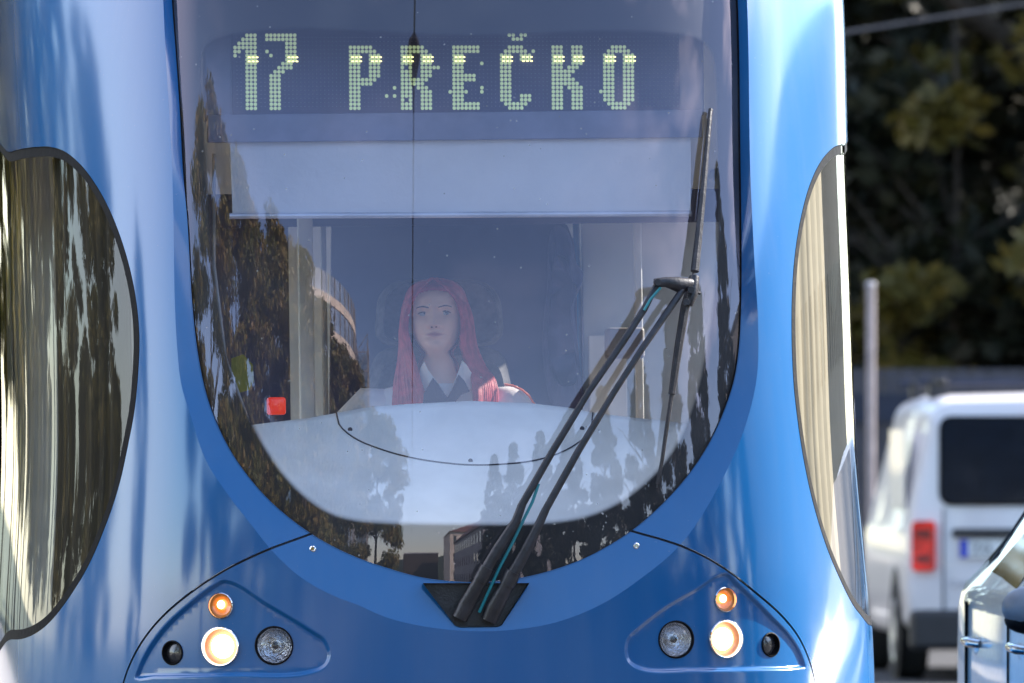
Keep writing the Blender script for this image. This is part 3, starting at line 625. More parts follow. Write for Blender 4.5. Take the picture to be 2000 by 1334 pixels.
MB().box(-1.05, 1.05, 8.6, 8.65, .4, 3.0).build('saloon_end', M['cablight'], tram)
for y in (3.2, 4.8, 6.4):
    for sg in (-.55, .55): MB().tube([(sg, y, .4), (sg, y, 3.0)], .02, 10).build('grab_pole', M['grey'], tram, True)
M['yellow'] = mat('yellow_plastic', (.20, .18, .02), .4); M['red'] = mat('red_plastic', (.75, .03, .02), .35, coat=.5, emit=(1, .05, .02), estr=.12)  # the red gets a faint glow of its own, no lamp there
MB().prism([tuple(at_y(u, v, .62)[[0, 2]]) for u, v in ((452,700),(475,692),(494,712),(496,745),(487,762),(463,768),(452,740))], .62, .632).build('yellow_tag', M['yellow'], tram)
quad_at(None, 522, 776, 559, 810, .7, .04, bev=.008).build('red_box', M['red'], tram, True)
quad_at(None, 440, 749, 466, 758, .66, .02, bev=.003).build('red_label', M['red'], tram, True)
# driver's seat
SY = 1.42
def cushion(name, pxs, y0, y1, parent):
    pl = crom(pxs, 12); mb = MB(); n = len(pl); lay = [(.90, y0), (.97, y0+.012), (1, y0+.035), (1, y1-.02), (.95, y1)]
    c = pl.mean(0); vs = []
    for sc, y in lay:
        for p in pl: q = c+(p-c)*sc; vs.append(at_y(q[0], q[1], y0)*[1, 0, 1]+[0, y, 0])
    fs = [(i*n+j, i*n+(j+1) % n, (i+1)*n+(j+1) % n, (i+1)*n+j) for i in range(len(lay)-1) for j in range(n)]+[tuple(range(n))]+[tuple(range(len(lay)*n-1, (len(lay)-1)*n-1, -1))]
    return mobj(name, vs, fs, M['seat'], parent, True)
seat = cushion('seat_backrest', [(742,690),(760,680),(960,680),(985,695),(1000,745),(1008,850),(1010,1100),(710,1100),(715,850),(722,745)], SY+.02, SY+.14, tram)
cushion('headrest', [(745,575),(770,552),(860,545),(950,552),(975,575),(984,620),(983,655),(970,670),(860,672),(752,670),(738,655),(738,620)], SY, SY+.10, seat)
# ================================================================ driver
def skinmat():
    m, nt, b = newmat('driver_skin'); N, L = nt.nodes, nt.links
    at = N.new('ShaderNodeAttribute'); at.attribute_name = 'lip'
    tc = N.new('ShaderNodeTexCoord'); nz = N.new('ShaderNodeTexNoise'); nz.inputs['Scale'].default_value = 25
    rp = N.new('ShaderNodeValToRGB'); rp.color_ramp.elements[0].color = (.84, .53, .40, 1); rp.color_ramp.elements[1].color = (.90, .60, .47, 1)
    mx = N.new('ShaderNodeMixRGB'); mx.inputs['Color2'].default_value = (.48, .19, .18, 1)
    L.new(tc.outputs['Object'], nz.inputs['Vector']); L.new(nz.outputs['Fac'], rp.inputs['Fac']); L.new(rp.outputs[0], mx.inputs['Color1']); L.new(at.outputs['Fac'], mx.inputs['Fac'])
    L.new(mx.outputs[0], b.inputs['Base Color']); b.inputs['Roughness'].default_value = .5
    b.inputs['Subsurface Weight'].default_value = .12; b.inputs['Subsurface Radius'].default_value = (.02, .008, .004); b.inputs['Subsurface Scale'].default_value = .5
    return m
M['skin'] = skinmat()
M['hair'] = mat('long_red_dyed_hair', (.34, .020, .035), .5, var=.3, scale=35, col2=(.58, .06, .08))
M['shirt'] = mat('white_uniform_shirt', (.72, .72, .74), .8, var=.03, bump=.25, bscale=35)
M['scarf'] = mat('navy_neck_scarf', (.012, .018, .05), .6)
M['orange'] = mat('orange_reflective_piping', (.85, .16, .03), .5)
M['eyewhite'] = mat('eye_white', (.42, .40, .40), .25); M['iris'] = mat('grey_blue_iris', (.02, .03, .04), .2); M['brow'] = mat('dark_brow_and_lash', (.055, .025, .022), .7)
ZL = [-.75,-.62,-.5,-.38,-.26,-.20,-.165,-.142,-.120,-.102,-.086,-.070,-.045,-.022,-.008,.0,.008,.02,.035,.05,.07,.09,.11,.13,.15,.17,.185,.197,.204,.2065]
WL_ = [.175,.160,.160,.180,.215,.235,.245,.240,.220,.165,.088,.052,.047,.044,.034,.030,.038,.0475,.0575,.0640,.070,.0735,.0755,.0765,.0755,.070,.059,.042,.022,.004]
YF = [-.10,-.10,-.10,-.105,-.10,-.085,-.07,-.058,-.050,-.045,-.043,-.042,-.043,-.047,-.066,-.083,-.090,-.0945,-.093,-.0925,-.0925,-.091,-.0915,-.0945,-.0915,-.081,-.066,-.045,-.020,-.004]
YB = [.12,.11,.10,.105,.11,.105,.10,.092,.085,.078,.07,.064,.058,.058,.060,.061,.063,.066,.072,.078,.084,.09,.096,.099,.099,.092,.080,.060,.034,.006]
zz = np.concatenate([np.linspace(-.75, -.15, 24)[:-1], np.linspace(-.15, .0, 24)[:-1], np.linspace(0, .19, 84)[:-1], np.linspace(.19, .2065, 12)])
NA = 144
q = np.linspace(0, 1, NA, endpoint=False); ang = 2*np.pi*q-.62*np.sin(2*np.pi*q)      # more columns in front (ang 0 = front)
def smooth_interp(z, xs, ys):
    f = np.interp(np.linspace(-.75, .2065, 1200), xs, ys); k = np.exp(-.5*(np.arange(-20, 21)/6.)**2); k /= k.sum()
    fp = np.convolve(np.pad(f, 20, mode='edge'), k, 'valid'); return np.interp(z, np.linspace(-.75, .2065, 1200), np.where(np.linspace(-.75, .2065, 1200) > .196, f, fp))
wv, yf, yb = smooth_interp(zz, ZL, WL_), smooth_interp(zz, ZL, YF), smooth_interp(zz, ZL, YB)
def headpts(off=0):
    Z = np.repeat(zz[:, None], NA, 1); A = np.repeat(ang[None], len(zz), 0)
    pw = np.where(zz > 0, 1.0, 1.0)[:, None]
    x = np.sin(A)*(wv[:, None]+off); c = -np.cos(A)
    ym = (yf+yb)[:, None]/2*.6+.4*.02
    y = np.where(c < 0, ym+(-c)**.92*(yf[:, None]-off-ym), ym+c*(yb[:, None]+off-ym))
    front = np.clip(np.cos(A), 0, 1)
    g = lambda x0, z0, sx, sz: np.exp(-.5*((np.abs(x)-x0)/sx)**2-.5*((Z-z0)/sz)**2)
    d = np.zeros_like(x)
    if off == 0:
        nz_ = np.clip((.122-Z)/(.122-.074), 0, 1.0)*(1/(1+np.exp(-(Z-.0665)/.0022)))
        d += .023*nz_**1.15*np.exp(-.5*(x/(.0052+.0055*nz_))**2)
        d += .008*g(.0135, .0725, .0055, .0055)
        d -= .0125*g(.030, .106, .0135, .0095)
        d += .0045*g(.030, .125, .018, .006)+.003*g(0, .126, .012, .01)
        d += .0035*g(.040, .078, .014, .016)
        d += .0070*np.exp(-.5*(x/.017)**2-.5*((Z-.0525)/.0038)**2)+.0075*np.exp(-.5*(x/.014)**2-.5*((Z-.0415)/.0042)**2)
        d -= .0050*np.exp(-.5*(x/.020)**2-.5*((Z-.0472)/.0016)**2)
        d -= .004*np.exp(-.5*(x/.02)**2-.5*((Z-.031)/.005)**2)
        d += .0050*np.exp(-.5*(x/.017)**2-.5*((Z-.014)/.010)**2)
    y = y-d*(front > .2)
    lip = np.exp(-(np.abs(x)/.0235)**4)*np.exp(-((Z-.0472+.0)/(.0072*(1-.55*np.clip(np.abs(x)/.024, 0, 1))))**4)*(front > .3)
    return np.stack([x, y, Z], -1), lip
HYAW, HPIT = math.radians(-8), math.radians(1.5)
Rh = np.array(Matrix.Rotation(HYAW, 3, 'Z') @ Matrix.Rotation(-HPIT, 3, 'X') @ Matrix.Rotation(math.radians(-1.5), 3, 'Y'))
piv = np.array([0, .02, -.03])
chin = at_y(858, 690, 1.14); DB = np.array([chin[0]+.006, 1.24, chin[2]+.002])
def pose(P):
    P = np.asarray(P, float); k = sst((P[..., 2]+.095)/.085)[..., None]; Q = (P-piv) @ Rh.T+piv
    return P*(1-k)+Q*k+DB
drv = empty('person', tuple(RM @ Vector((DB[0], DB[1], .35))+Vector((XC, YC, 0)))); 
tag(drv, 'woman with long red hair in a white shirt sitting at the tram controls', 'person')
mw = Matrix.LocRotScale(Vector((XC, YC, 0)), RM.to_quaternion(), None)     # tram space -> world
bpy.context.view_layer.update()
def dchild(o, par=drv):
    o.parent = par
    if par is drv: o.matrix_parent_inverse = Matrix.Translation(-drv.location) @ mw
    return o
HP, lip = headpts(); nzr = len(zz)
bodyv = pose(HP).reshape(-1, 3).tolist(); bodyf = [(i*NA+j, i*NA+(j+1) % NA, (i+1)*NA+(j+1) % NA, (i+1)*NA+j) for i in range(nzr-1) for j in range(NA)]
mb = MB().add(bodyv, bodyf); nbase = len(mb.v)
for sg in (-1, 1):   # ear
    e_ = MB().ball((0, 0, 0), (.010, .016, .030), 16, 12); e2 = MB().ball((0, 0, 0), (.008, .010, .012), 12, 8)
    mb.add(pose(np.array(e_.v)+[sg*.0745, .012, .088]), e_.f); mb.add(pose(np.array(e2.v)+[sg*.074, .004, .064]), e2.f)
for sg in (-1, 1):   # arms and hands on the controls
    o_ = DB+[0, 0, 0]; sh = o_+[sg*.16, .0, -.20]; el = o_+[sg*.22, -.06, -.46]; wr = o_+[sg*.15, -.30, -.50]
    mb.tube([sh, (sh+el)/2, el], [.050, .045, .040], 14); mb.tube([el+[0, .02, 0], (el+wr)/2, wr, wr+[-sg*.01, -.03, 0]], [.040, .036, .026, .026], 14)
    pc = wr+[-sg*.012, -.075, 0]; mb.ball(tuple(pc), (.040, .052, .016), 16, 10)
    for i, (dx, ln) in enumerate(((-.030, .066), (-.010, .078), (.010, .074), (.029, .058))):
        b0 = pc+[dx, -.042, .002]; mb.tube([b0, b0+[dx*.12, -ln*.45, -.002], b0+[dx*.15, -ln*.75, -.016], b0+[dx*.15, -ln*.92, -.034]], [.0095, .009, .008, .006], 10)
    t0 = pc+[-sg*.034, .012, 0]; mb.tube([t0, t0+[-sg*.022, -.022, -.006], t0+[-sg*.026, -.046, -.012]], [.012, .0105, .008], 10)
for sg in (-1, 1):   # legs under the desk
    hp = DB+[sg*.09, .02, -.74]; kn = DB+[sg*.11, -.42, -.72]; mb.tube([hp, (hp+kn)/2, kn, kn+[0, -.03, -.2], kn+[0, -.04, -.40]], [.085, .075, .058, .05, .04], 14)
bod = mb.build('body', M['skin'], None, True, None); dchild(bod)
at = bod.data.attributes.new('lip', 'FLOAT', 'POINT'); lv = np.zeros(len(mb.v), np.float32); lv[:nbase] = lip.ravel(); at.data.foreach_set('value', lv)
def face_y(x, z):        # front surface of the posed face at (x, z) of the head
    i = np.argmin(np.abs(zz-z)); row = HP[i]; fr = np.cos(ang) > .1; j = np.where(fr)[0][np.argmin(np.abs(row[fr, 0]-x))]; return row[j, 1]
for sg in (-1, 1):
    ex_, ez_ = sg*.030, .1055; ey = face_y(ex_, ez_)+.0070
    eb = MB().ball((0, 0, 0), .0118, 20, 14); ebo = dchild(eb.__class__().add(pose(np.array(eb.v)+[ex_, ey, ez_]), eb.f).build('eye', M['eyewhite'], None, True, None))
    for r_, y_, m_ in ((.0066, -.0113, 'iris'), (.0030, -.0119, 'brow')):
        n_ = 18; vs_ = [(r_*math.cos(2*math.pi*j/n_), y_+.0012, r_*math.sin(2*math.pi*j/n_)) for j in range(n_)]+[(0, y_-.0006, 0)]
        o = MB().add(pose(np.array(vs_)+[ex_+.0015, ey, ez_+.0010]), [(n_, j, (j+1) % n_) for j in range(n_)]).build('iris' if m_ == 'iris' else 'pupil', M[m_]); o.parent = ebo
    # lids: skin folds above and below, lash line
    for zc, hh, m_, nm in ((.0078, .0024, 'skin', 'upper_eyelid'), (-.0072, .0018, 'skin', 'lower_eyelid')):
        pl = []
        for t in np.linspace(-1, 1, 13):
            x = t*.0145; z = zc*(1-.85*t*t)+(.0006*t*sg); yy = -math.sqrt(max(.0124**2-min(x*x+z*z, .0122**2), 0))-.0004
            pl.append((x, yy if abs(t) < .85 else yy*.9, z))
        o = MB().tube(pose(np.array(pl)+[ex_, ey, ez_]), [hh*(.5+.5*(1-abs(t))) for t in np.linspace(-1, 1, 13)], 8).build(nm, M[m_], None, True); o.parent = ebo
    pl = []
    for t in np.linspace(-1.1, 1.1, 13):
        x = t*.0145; z = .0058*(1-.85*t*t)+.0003*t*sg; yy = -math.sqrt(max(.0134**2-min(x*x+z*z, .0130**2), 0)); pl.append((x, min(yy, -.0045)-.0012, z))
    o = MB().tube(pose(np.array(pl)+[ex_, ey, ez_]), [.0017*(.6+.4*(1-abs(t))) for t in np.linspace(-1, 1, 13)], 6).build('lashes', M['brow'], None, True); o.parent = ebo
    pl = []
    for t in np.linspace(0, 1, 11):
        x = sg*(.013+.036*t); z = .1215+.0065*math.sin(t*2.4)-.0035*t; pl.append((x, face_y(x, z)-.0006, z))
    dchild(MB().tube(pose(np.array(pl)), [.0022*(1-.55*abs(t-.25)*1.2) for t in np.linspace(0, 1, 11)], 6, (.5, (0, -1, 0))).build('eyebrow', M['brow'], None, True))
for sg in (-1, 1):
    p = np.array([[sg*.0062, face_y(sg*.006, .069)+.001, .0672]]); o = MB().ball((0, 0, 0), (.0030, .002, .0016), 10, 6); dchild(MB().add(pose(np.array(o.v)+p), o.f).build('nostril', M['brow'], None, True))
# hair: cap over the skull and long locks falling to the chest
CP, _ = headpts(.011); cap = []; ok = np.zeros((nzr, NA), bool)
fa_ = np.cos(ang)
for i in range(nzr):
    for j in range(NA):
        z = zz[i]; x = CP[i, j, 0]
        hl = .158-.055*max(0, (abs(x)-.030)/.04)**1.2 if fa_[j] > -.1 else -.06
        if fa_[j] > .55: hl = .168-.55*x*x*8
        ok[i, j] = z > max(hl, -.06) or (fa_[j] < .25 and z > -.06)
cf = [(i*NA+j, i*NA+(j+1) % NA, (i+1)*NA+(j+1) % NA, (i+1)*NA+j) for i in range(nzr-1) for j in range(NA) if ok[i, j] and ok[i+1, j]]
hb = MB().add(pose(CP).reshape(-1, 3), cf)
def hpt(u, v, y): return at_y(u, v, y)
yF = DB[1]
for sd in (-1, 1):
    for k in range(150):
        f = k/149.; jt = lambda s: rnd.uniform(-s, s)
        top = pose(np.array([[sd*.004+jt(.003), -.075+f*.12, 2.0695e-1-.000-.18*max(0, .0-(-.075+f*.12))*.35]]))[0]
        side = pose(np.array([[sd*(.058+.024*f+jt(.003)), -.080+f*.10, .150-.004*f]]))[0]
        ear = pose(np.array([[sd*(.080+.014*f**.7+jt(.003)), -.062+f*.10, .085]]))[0]
        jaw = pose(np.array([[sd*(.074+.026*f+jt(.004)), -.050+f*.09, .015]]))[0]
        if sd > 0 and k % 3 == 2 and f > .3: continue
        if sd < 0:
            sh = at_y(816-42*f**1.0+jt(2), 742+jt(5), yF-.07+.06*f); lo = at_y(835-68*f+jt(3), 800+jt(8), yF-.115+.07*f); ends = [sh, lo, lo+[0, 0, -.10-.05*rnd.random()]]
        else:
            sh = at_y(921+24*f+jt(3), 722+jt(4), yF-.05+.06*f); m_ = at_y(930+34*f+jt(4), 752-6*f+jt(4), yF-.085+.05*f); lo = at_y(930+40*f+jt(4), 835-10*f+jt(9), yF-.13+.07*f); ends = [sh, m_, lo]
        P = crom(np.array([top, side, ear, jaw]+ends), .02, False)
        tt = np.linspace(0, 1, len(P)); hb.tube([p+[math.sin(t*9+k)*.0012, 0, 0] for p, t in zip(P, tt)], [.0052*(.55+.9*min(t*3, 1))*(1-.75*max(0, (t-.8)/.2)) for t in tt], 5, (.55, (0, -1, 0)), False)
dchild(hb.build('hair', M['hair'], None, True, None))
# shirt
i0 = [i for i in range(nzr) if zz[i] < -.080]
SP = HP.copy(); SP = SP[i0]; c_ = SP.mean(1, keepdims=True); dd = SP-c_; dd[..., 2] = 0; ln = np.linalg.norm(dd, axis=2, keepdims=True)
SP = SP+dd/np.maximum(ln, 1e-6)*(.010+.003*np.sin(np.arange(NA)*.35)[None, :, None]*np.clip(-(SP[..., 2:3]+.2)*3, 0, 1))
hb = MB().add(pose(SP).reshape(-1, 3), [(i*NA+j, i*NA+(j+1) % NA, (i+1)*NA+(j+1) % NA, (i+1)*NA+j) for i in range(len(i0)-1) for j in range(NA)])
for sg in (-1, 1):
    sh = DB+[sg*.13, .01, -.148]; s2 = DB+[sg*.195, .005, -.150]; s3 = DB+[sg*.243, -.01, -.195]; el = DB+[sg*.265, -.06, -.46]
    hb.tube([sh, s2, s3, (s3+el)/2, el], [.050, .060, .060, .056, .050], 20)
    o_ = DB; el2 = el+[0, .02, 0]; wr = DB+[sg*.155, -.27, -.495]; hb.tube([el2, (el2+wr)/2, wr], [.052, .044, .036], 16)
shirt = dchild(hb.build('shirt', M['shirt'], None, True, None))
def flap(name, pxs, yfn, th, m, parent):
    a_ = [at_y(u, v, yF+yfn(u)) for u, v in pxs]; n = len(a_)
    vs_ = a_+[p+[0, th, 0] for p in a_]; c1 = np.mean(a_, axis=0)-[0, .006, 0]; vs_.append(c1)
    fs_ = [(2*n, i, (i+1) % n) for i in range(n)]+[tuple(range(2*n-1, n-1, -1))]+[(i, i+n, (i+1) % n+n, (i+1) % n) for i in range(n)]
    o = mobj(name, vs_, fs_, m); dchild(o, parent) if parent is drv else None
    if parent is not drv: o.parent = parent
    return o
yc = lambda u: -.100+.9*((u-872)/707.)**2*9
flap('collar', [(829,706),(836,722),(850,741),(868,764),(852,768),(838,760),(824,778),(818,745),(822,718)], yc, .012, M['shirt'], shirt)
flap('collar', [(903,704),(897,722),(889,742),(878,764),(893,757),(903,749),(924,768),(934,756),(922,730),(911,712)], yc, .012, M['shirt'], shirt)
sc_ = flap('neck_scarf', [(846,738),(856,750),(868,768),(876,778),(880,800),(850,812),(826,790),(828,770)], lambda u: -.118, .016, M['scarf'], drv)
o = flap('scarf_wing', [(896,732),(908,744),(918,764),(900,772),(886,790),(874,800),(872,782),(886,756)], lambda u: -.120, .016, M['scarf'], drv); o.parent = sc_; o.matrix_parent_inverse = Matrix.Identity(4)
for pl, r_ in (([(985,751),(1003,754),(1020,762),(1034,774),(1044,790)], .0032),):
    P = [at_y(u, v, yF-.048) for u, v in pl]; o = MB().tube(P, r_, 8).build('orange_piping', M['orange'], shirt, True)
# dark jacket hanging from the partition
jk = crom([(1085,440),(1105,446),(1118,480),(1126,515),(1140,532),(1134,560),(1122,590),(1126,650),(1133,720),(1136,800),(1090,805),(1060,700),(1068,560)], 10)
mbj = MB(); c = jk.mean(0); vsj = []
for s_c, y in ((.7, PY-.11), (.9, PY-.10), (1, PY-.07), (.97, PY-.01)):
    for i, p in enumerate(jk): q_ = c+(p-c)*s_c; vsj.append(at_y(q_[0], q_[1], y+.008*math.sin(i*.9)))
n = len(jk); jo = mobj('hanging_jacket', vsj, [(i*n+j, i*n+(j+1) % n, (i+1)*n+(j+1) % n, (i+1)*n+j) for i in range(3) for j in range(n)]+[tuple(range(n))], M['cabwall'], None, True)
jo.matrix_world = mw; tag(jo, 'dark jacket hanging at the edge of the cab partition beside the driver', 'jacket')
# ================================================================ ground, street
def sheet(name, x0, x1, y0, y1, z, m, kind='structure', nx=2, ny=2):
    vs_ = [(x0+(x1-x0)*i/(nx-1), y0+(y1-y0)*j/(ny-1), z) for j in range(ny) for i in range(nx)]
    o = mobj(name, vs_, [(j*nx+i, j*nx+i+1, (j+1)*nx+i+1, (j+1)*nx+i) for j in range(ny-1) for i in range(nx-1)], m); tag(o, kind=kind); return o
M['soil'] = mat('dry_grass_ground', (.06, .07, .035), .9, var=.4, scale=.6)
M['asphalt'] = mat('grey_asphalt', (.036, .035, .036), .85, var=.25, scale=.9, bump=.4, bscale=90)
M['paving'] = mat('pale_pavement', (.30, .28, .26), .85, var=.15, scale=1.5)
M['white'] = mat('white_road_paint', (.7, .7, .68), .7, var=.15)
sheet('ground', -900, 900, -900, 900, -.12, M['soil'])
sheet('road', -6.2, 9.6, -420, 420, 0, M['asphalt'])
for nm, x0, x1 in (('pavement', -10.6, -6.2), ('pavement', 9.6, 13.6)):
    o = MB().box(x0, x1, -420, 420, -.1, .13, bev=.02).build(nm, M['paving']); tag(o, kind='structure')
M['steel'] = mat('worn_rail_steel', (.35, .33, .32), .3, 1)
rm = MB()
for x in (-.5, .5): rm.box(x-.03, x+.03, -300, 60, .001, .006)
o = rm.build('tram_rails', M['steel']); tag(o, kind='structure'); o.location = (XC+25*math.sin(PSI), 0, 0); o.rotation_euler = (0, 0, PSI)
sheet('lane_marking', 1.62, 1.74, -420, 420, .004, M['white'])
# ================================================================ trees
def leaves_mesh(name, clumps, nleaf, size, m, seed, flat=.6):
    r = np.random.RandomState(seed); C = np.array([c[:3] for c in clumps]); Rr = np.array([c[3] for c in clumps]); pr_ = Rr**2; pr_ /= pr_.sum()
    idx = r.choice(len(C), nleaf, p=pr_); d = r.normal(size=(nleaf, 3)); d /= np.linalg.norm(d, axis=1, keepdims=True); rad = Rr[idx]*(r.rand(nleaf)**.45)*(.8+.35*r.rand(nleaf))
    c = C[idx]+d*rad[:, None]*[1, 1, flat]
    a_ = r.normal(size=(nleaf, 3)); a_ /= np.linalg.norm(a_, axis=1, keepdims=True); b_ = np.cross(a_, r.normal(size=(nleaf, 3))); b_ /= np.linalg.norm(b_, axis=1, keepdims=True)
    s = (size*(.6+.8*r.rand(nleaf)))[:, None]
    V = np.stack([c-a_*s, c+b_*s*.55, c+a_*s, c-b_*s*.55], 1).reshape(-1, 3); Fq = np.arange(nleaf*4).reshape(-1, 4)
    me = bpy.data.meshes.new(name); me.from_pydata(V.tolist(), [], Fq.tolist()); me.materials.append(m); me.update(); return me
M['bark'] = mat('tree_bark', (.055, .042, .032), .9, var=.35, scale=6, bump=.8, bscale=20)
M['leaf_autumn'] = leafmat('autumn_leaves', [(.035, .055, .010), (.12, .13, .02), (.24, .17, .035), (.36, .22, .06)])
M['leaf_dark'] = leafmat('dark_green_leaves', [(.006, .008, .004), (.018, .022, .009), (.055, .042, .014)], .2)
M['leaf_yellow'] = leafmat('yellow_green_leaves', [(.04, .04, .010), (.12, .10, .018), (.28, .19, .04)])
def trunk_mesh(h, r0, seed, cone=False):
    rr = random.Random(seed); mb = MB(); P = [(0, 0, -.1)]; x = y = 0
    for i in range(1, 9): x += rr.uniform(-.08, .08)*h*.05; y += rr.uniform(-.08, .08)*h*.05; P.append((x, y, h*.82*i/8))
    mb.tube(P, [r0*(1.25 if i == 0 else 1-.1*i) for i in range(9)], 12)
    for k in range(10):
        i = rr.randint(3, 7); b_ = Vector(P[i]); q_ = rr.uniform(0, 6.28); ln = h*rr.uniform(.16, .30)
        d = Vector((math.cos(q_), math.sin(q_), rr.uniform(.5, 1.1))).normalized()
        mb.tube([b_, b_+d*ln*.4, b_+d*ln*.75+Vector((0, 0, ln*.05)), b_+d*ln], [r0*.38, r0*.26, r0*.16, r0*.05], 7)
    me = bpy.data.meshes.new('trunk'); me.from_pydata(mb.v, [], mb.f); me.materials.append(M['bark']); me.polygons.foreach_set('use_smooth', [True]*len(mb.f)); me.update(); return me
def crown_clumps(h, w_, z0, n, seed, conical=False):
    rr = random.Random(seed); out = []
    for k in range(n):
        t = rr.random()**(.8 if conical else 1); z = z0+(h-z0)*t
        prof = (1-t)**.75+.06 if conical else math.sqrt(max(.03, 1-((t-.42)/.6)**2))
        r_ = w_*prof*rr.uniform(.45, 1.0)**.6; q_ = rr.uniform(0, 6.28)
        out.append((r_*math.cos(q_), r_*math.sin(q_), z, w_*rr.uniform(.16, .34)*(1-.45*t if conical else 1)))
    return out
PROTO = {}
def tree_proto(key, h, w_, z0, ncl, nleaf, size, m, seed, conical=False, r0=.22):
    PROTO[key] = (trunk_mesh(h, r0, seed), leaves_mesh('crown', crown_clumps(h, w_, z0, ncl, seed, conical), nleaf, size, m, seed))
def tree(key, x, y, sc, rz, label, group, name='deciduous_tree', zs=1.0):
    t = empty(name, (x, y, 0), rz); t.scale = (sc, sc, sc*zs); tag(t, label, 'tree', group)
    for nm, me in zip(('trunk', 'crown'), PROTO[key]):
        o = bpy.data.objects.new(nm, me); COL.objects.link(o); o.parent = t
    return t
tree_proto('autumn', 14, 4.3, 2.6, 70, 26000, .15, M['leaf_autumn'], 3)
tree_proto('yellow', 12, 3.6, 2.4, 60, 16000, .16, M['leaf_yellow'], 8)
tree_proto('poplar', 12, 2.9, .5, 170, 26000, .13, M['leaf_dark'], 5, True, .16)
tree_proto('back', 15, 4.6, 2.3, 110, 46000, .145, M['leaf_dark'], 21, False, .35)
ord_ = ['first', 'second', 'third', 'fourth', 'fifth', 'sixth', 'seventh', 'eighth', 'ninth', 'tenth', 'eleventh', 'twelfth', 'thirteenth']
lft = [(-9.2, 17.0, .60), (-9.6, 12.0, .70), (-9.3, 6.0, .84), (-9.3, -1.0, .95), (-9.6, -11, 1.08), (-8.6, -22, 1.1), (-3.9, -38, 1.06), (-12.5, -35, 1.35)]
for i, (x, y, s) in enumerate(lft):
    tree('autumn', x, y, s, i*1.3, 'autumn tree mirrored in the windscreen, %s from its left edge' % ord_[i], 'street trees mirrored in the left of the windscreen')
lf2 = [(-12.9, 31), (-13.5, 36), (-12.8, 43), (-13.2, 51), (-12.6, 60), (-12.9, 72), (-12.4, 88), (-12.9, 108), (-13, 135)]
for i, (x, y) in enumerate(lf2):
    tree('yellow', x, y, .36+.09*i if i < 4 else .55+.06*i, i*2.1, 'yellow green tree left of the tram, %s of the row beside its left side window' % ord_[i], 'trees mirrored in the left side window')
for i in range(11): tree('autumn', -16.2-.7*(i % 2), 27+i*7.5, (.34, .42)[i] if i < 2 else .60+.03*i, i*1.1, 'broad brown tree standing behind the row left of the tram, %s counted from the windscreen' % ord_[i], 'brown trees left of the street')
rt = [(14.4, 19.8, .70), (14.2, 14.8, .72), (14.8, 9.5, .72), (15.0, 4.0, .72), (14.8, -2, .75), (14.5, -9, .78), (14.4, -17, .82), (14.0, -27, .9), (14.3, -40, 1.0)]
for i, (x, y, s) in enumerate(rt):
    tree('poplar', x, y, s, i*.9, 'slim dark tree mirrored in the windscreen, %s from its right edge' % ord_[i], 'slim trees mirrored at the right edge of the windscreen', 'slim_tree', 1.0)
bk = [(5.2, 84, 1.0, 'dark leafy tree with a thick trunk behind the white van'), (9.6, 88, 1.05, 'dark autumn tree cut by the right edge behind the van roof'), (2.2, 96, 1.1, 'dark tree standing close behind the right side of the tram'),
      (6.8, 104, 1.15, 'farther dark tree filling the gap above the van'), (11.5, 108, 1.2, 'farthest dark tree seen at the top right corner'), (4.6, 116, 1.25, 'dark tree filling the back of the grove near the pole'), (8.8, 121, 1.3, 'dark tree at the very back of the grove behind the van')]
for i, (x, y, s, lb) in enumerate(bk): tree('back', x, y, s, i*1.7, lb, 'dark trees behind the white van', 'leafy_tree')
tree_proto('sprig', 7, 1.5, 2.2, 16, 1500, .12, M['leaf_yellow'], 31, False, .08)
for i, (x, y, s, lb) in enumerate([(5.55, 79, 1.0, 'thin yellow leaved sapling in front of the dark trees near the right edge'), (3.75, 81, .9, 'thin yellow leaved sapling in front of the dark trees beside the tram')]): tree('sprig', x, y, s, i*2., lb, 'yellow leaved saplings', 'sapling')
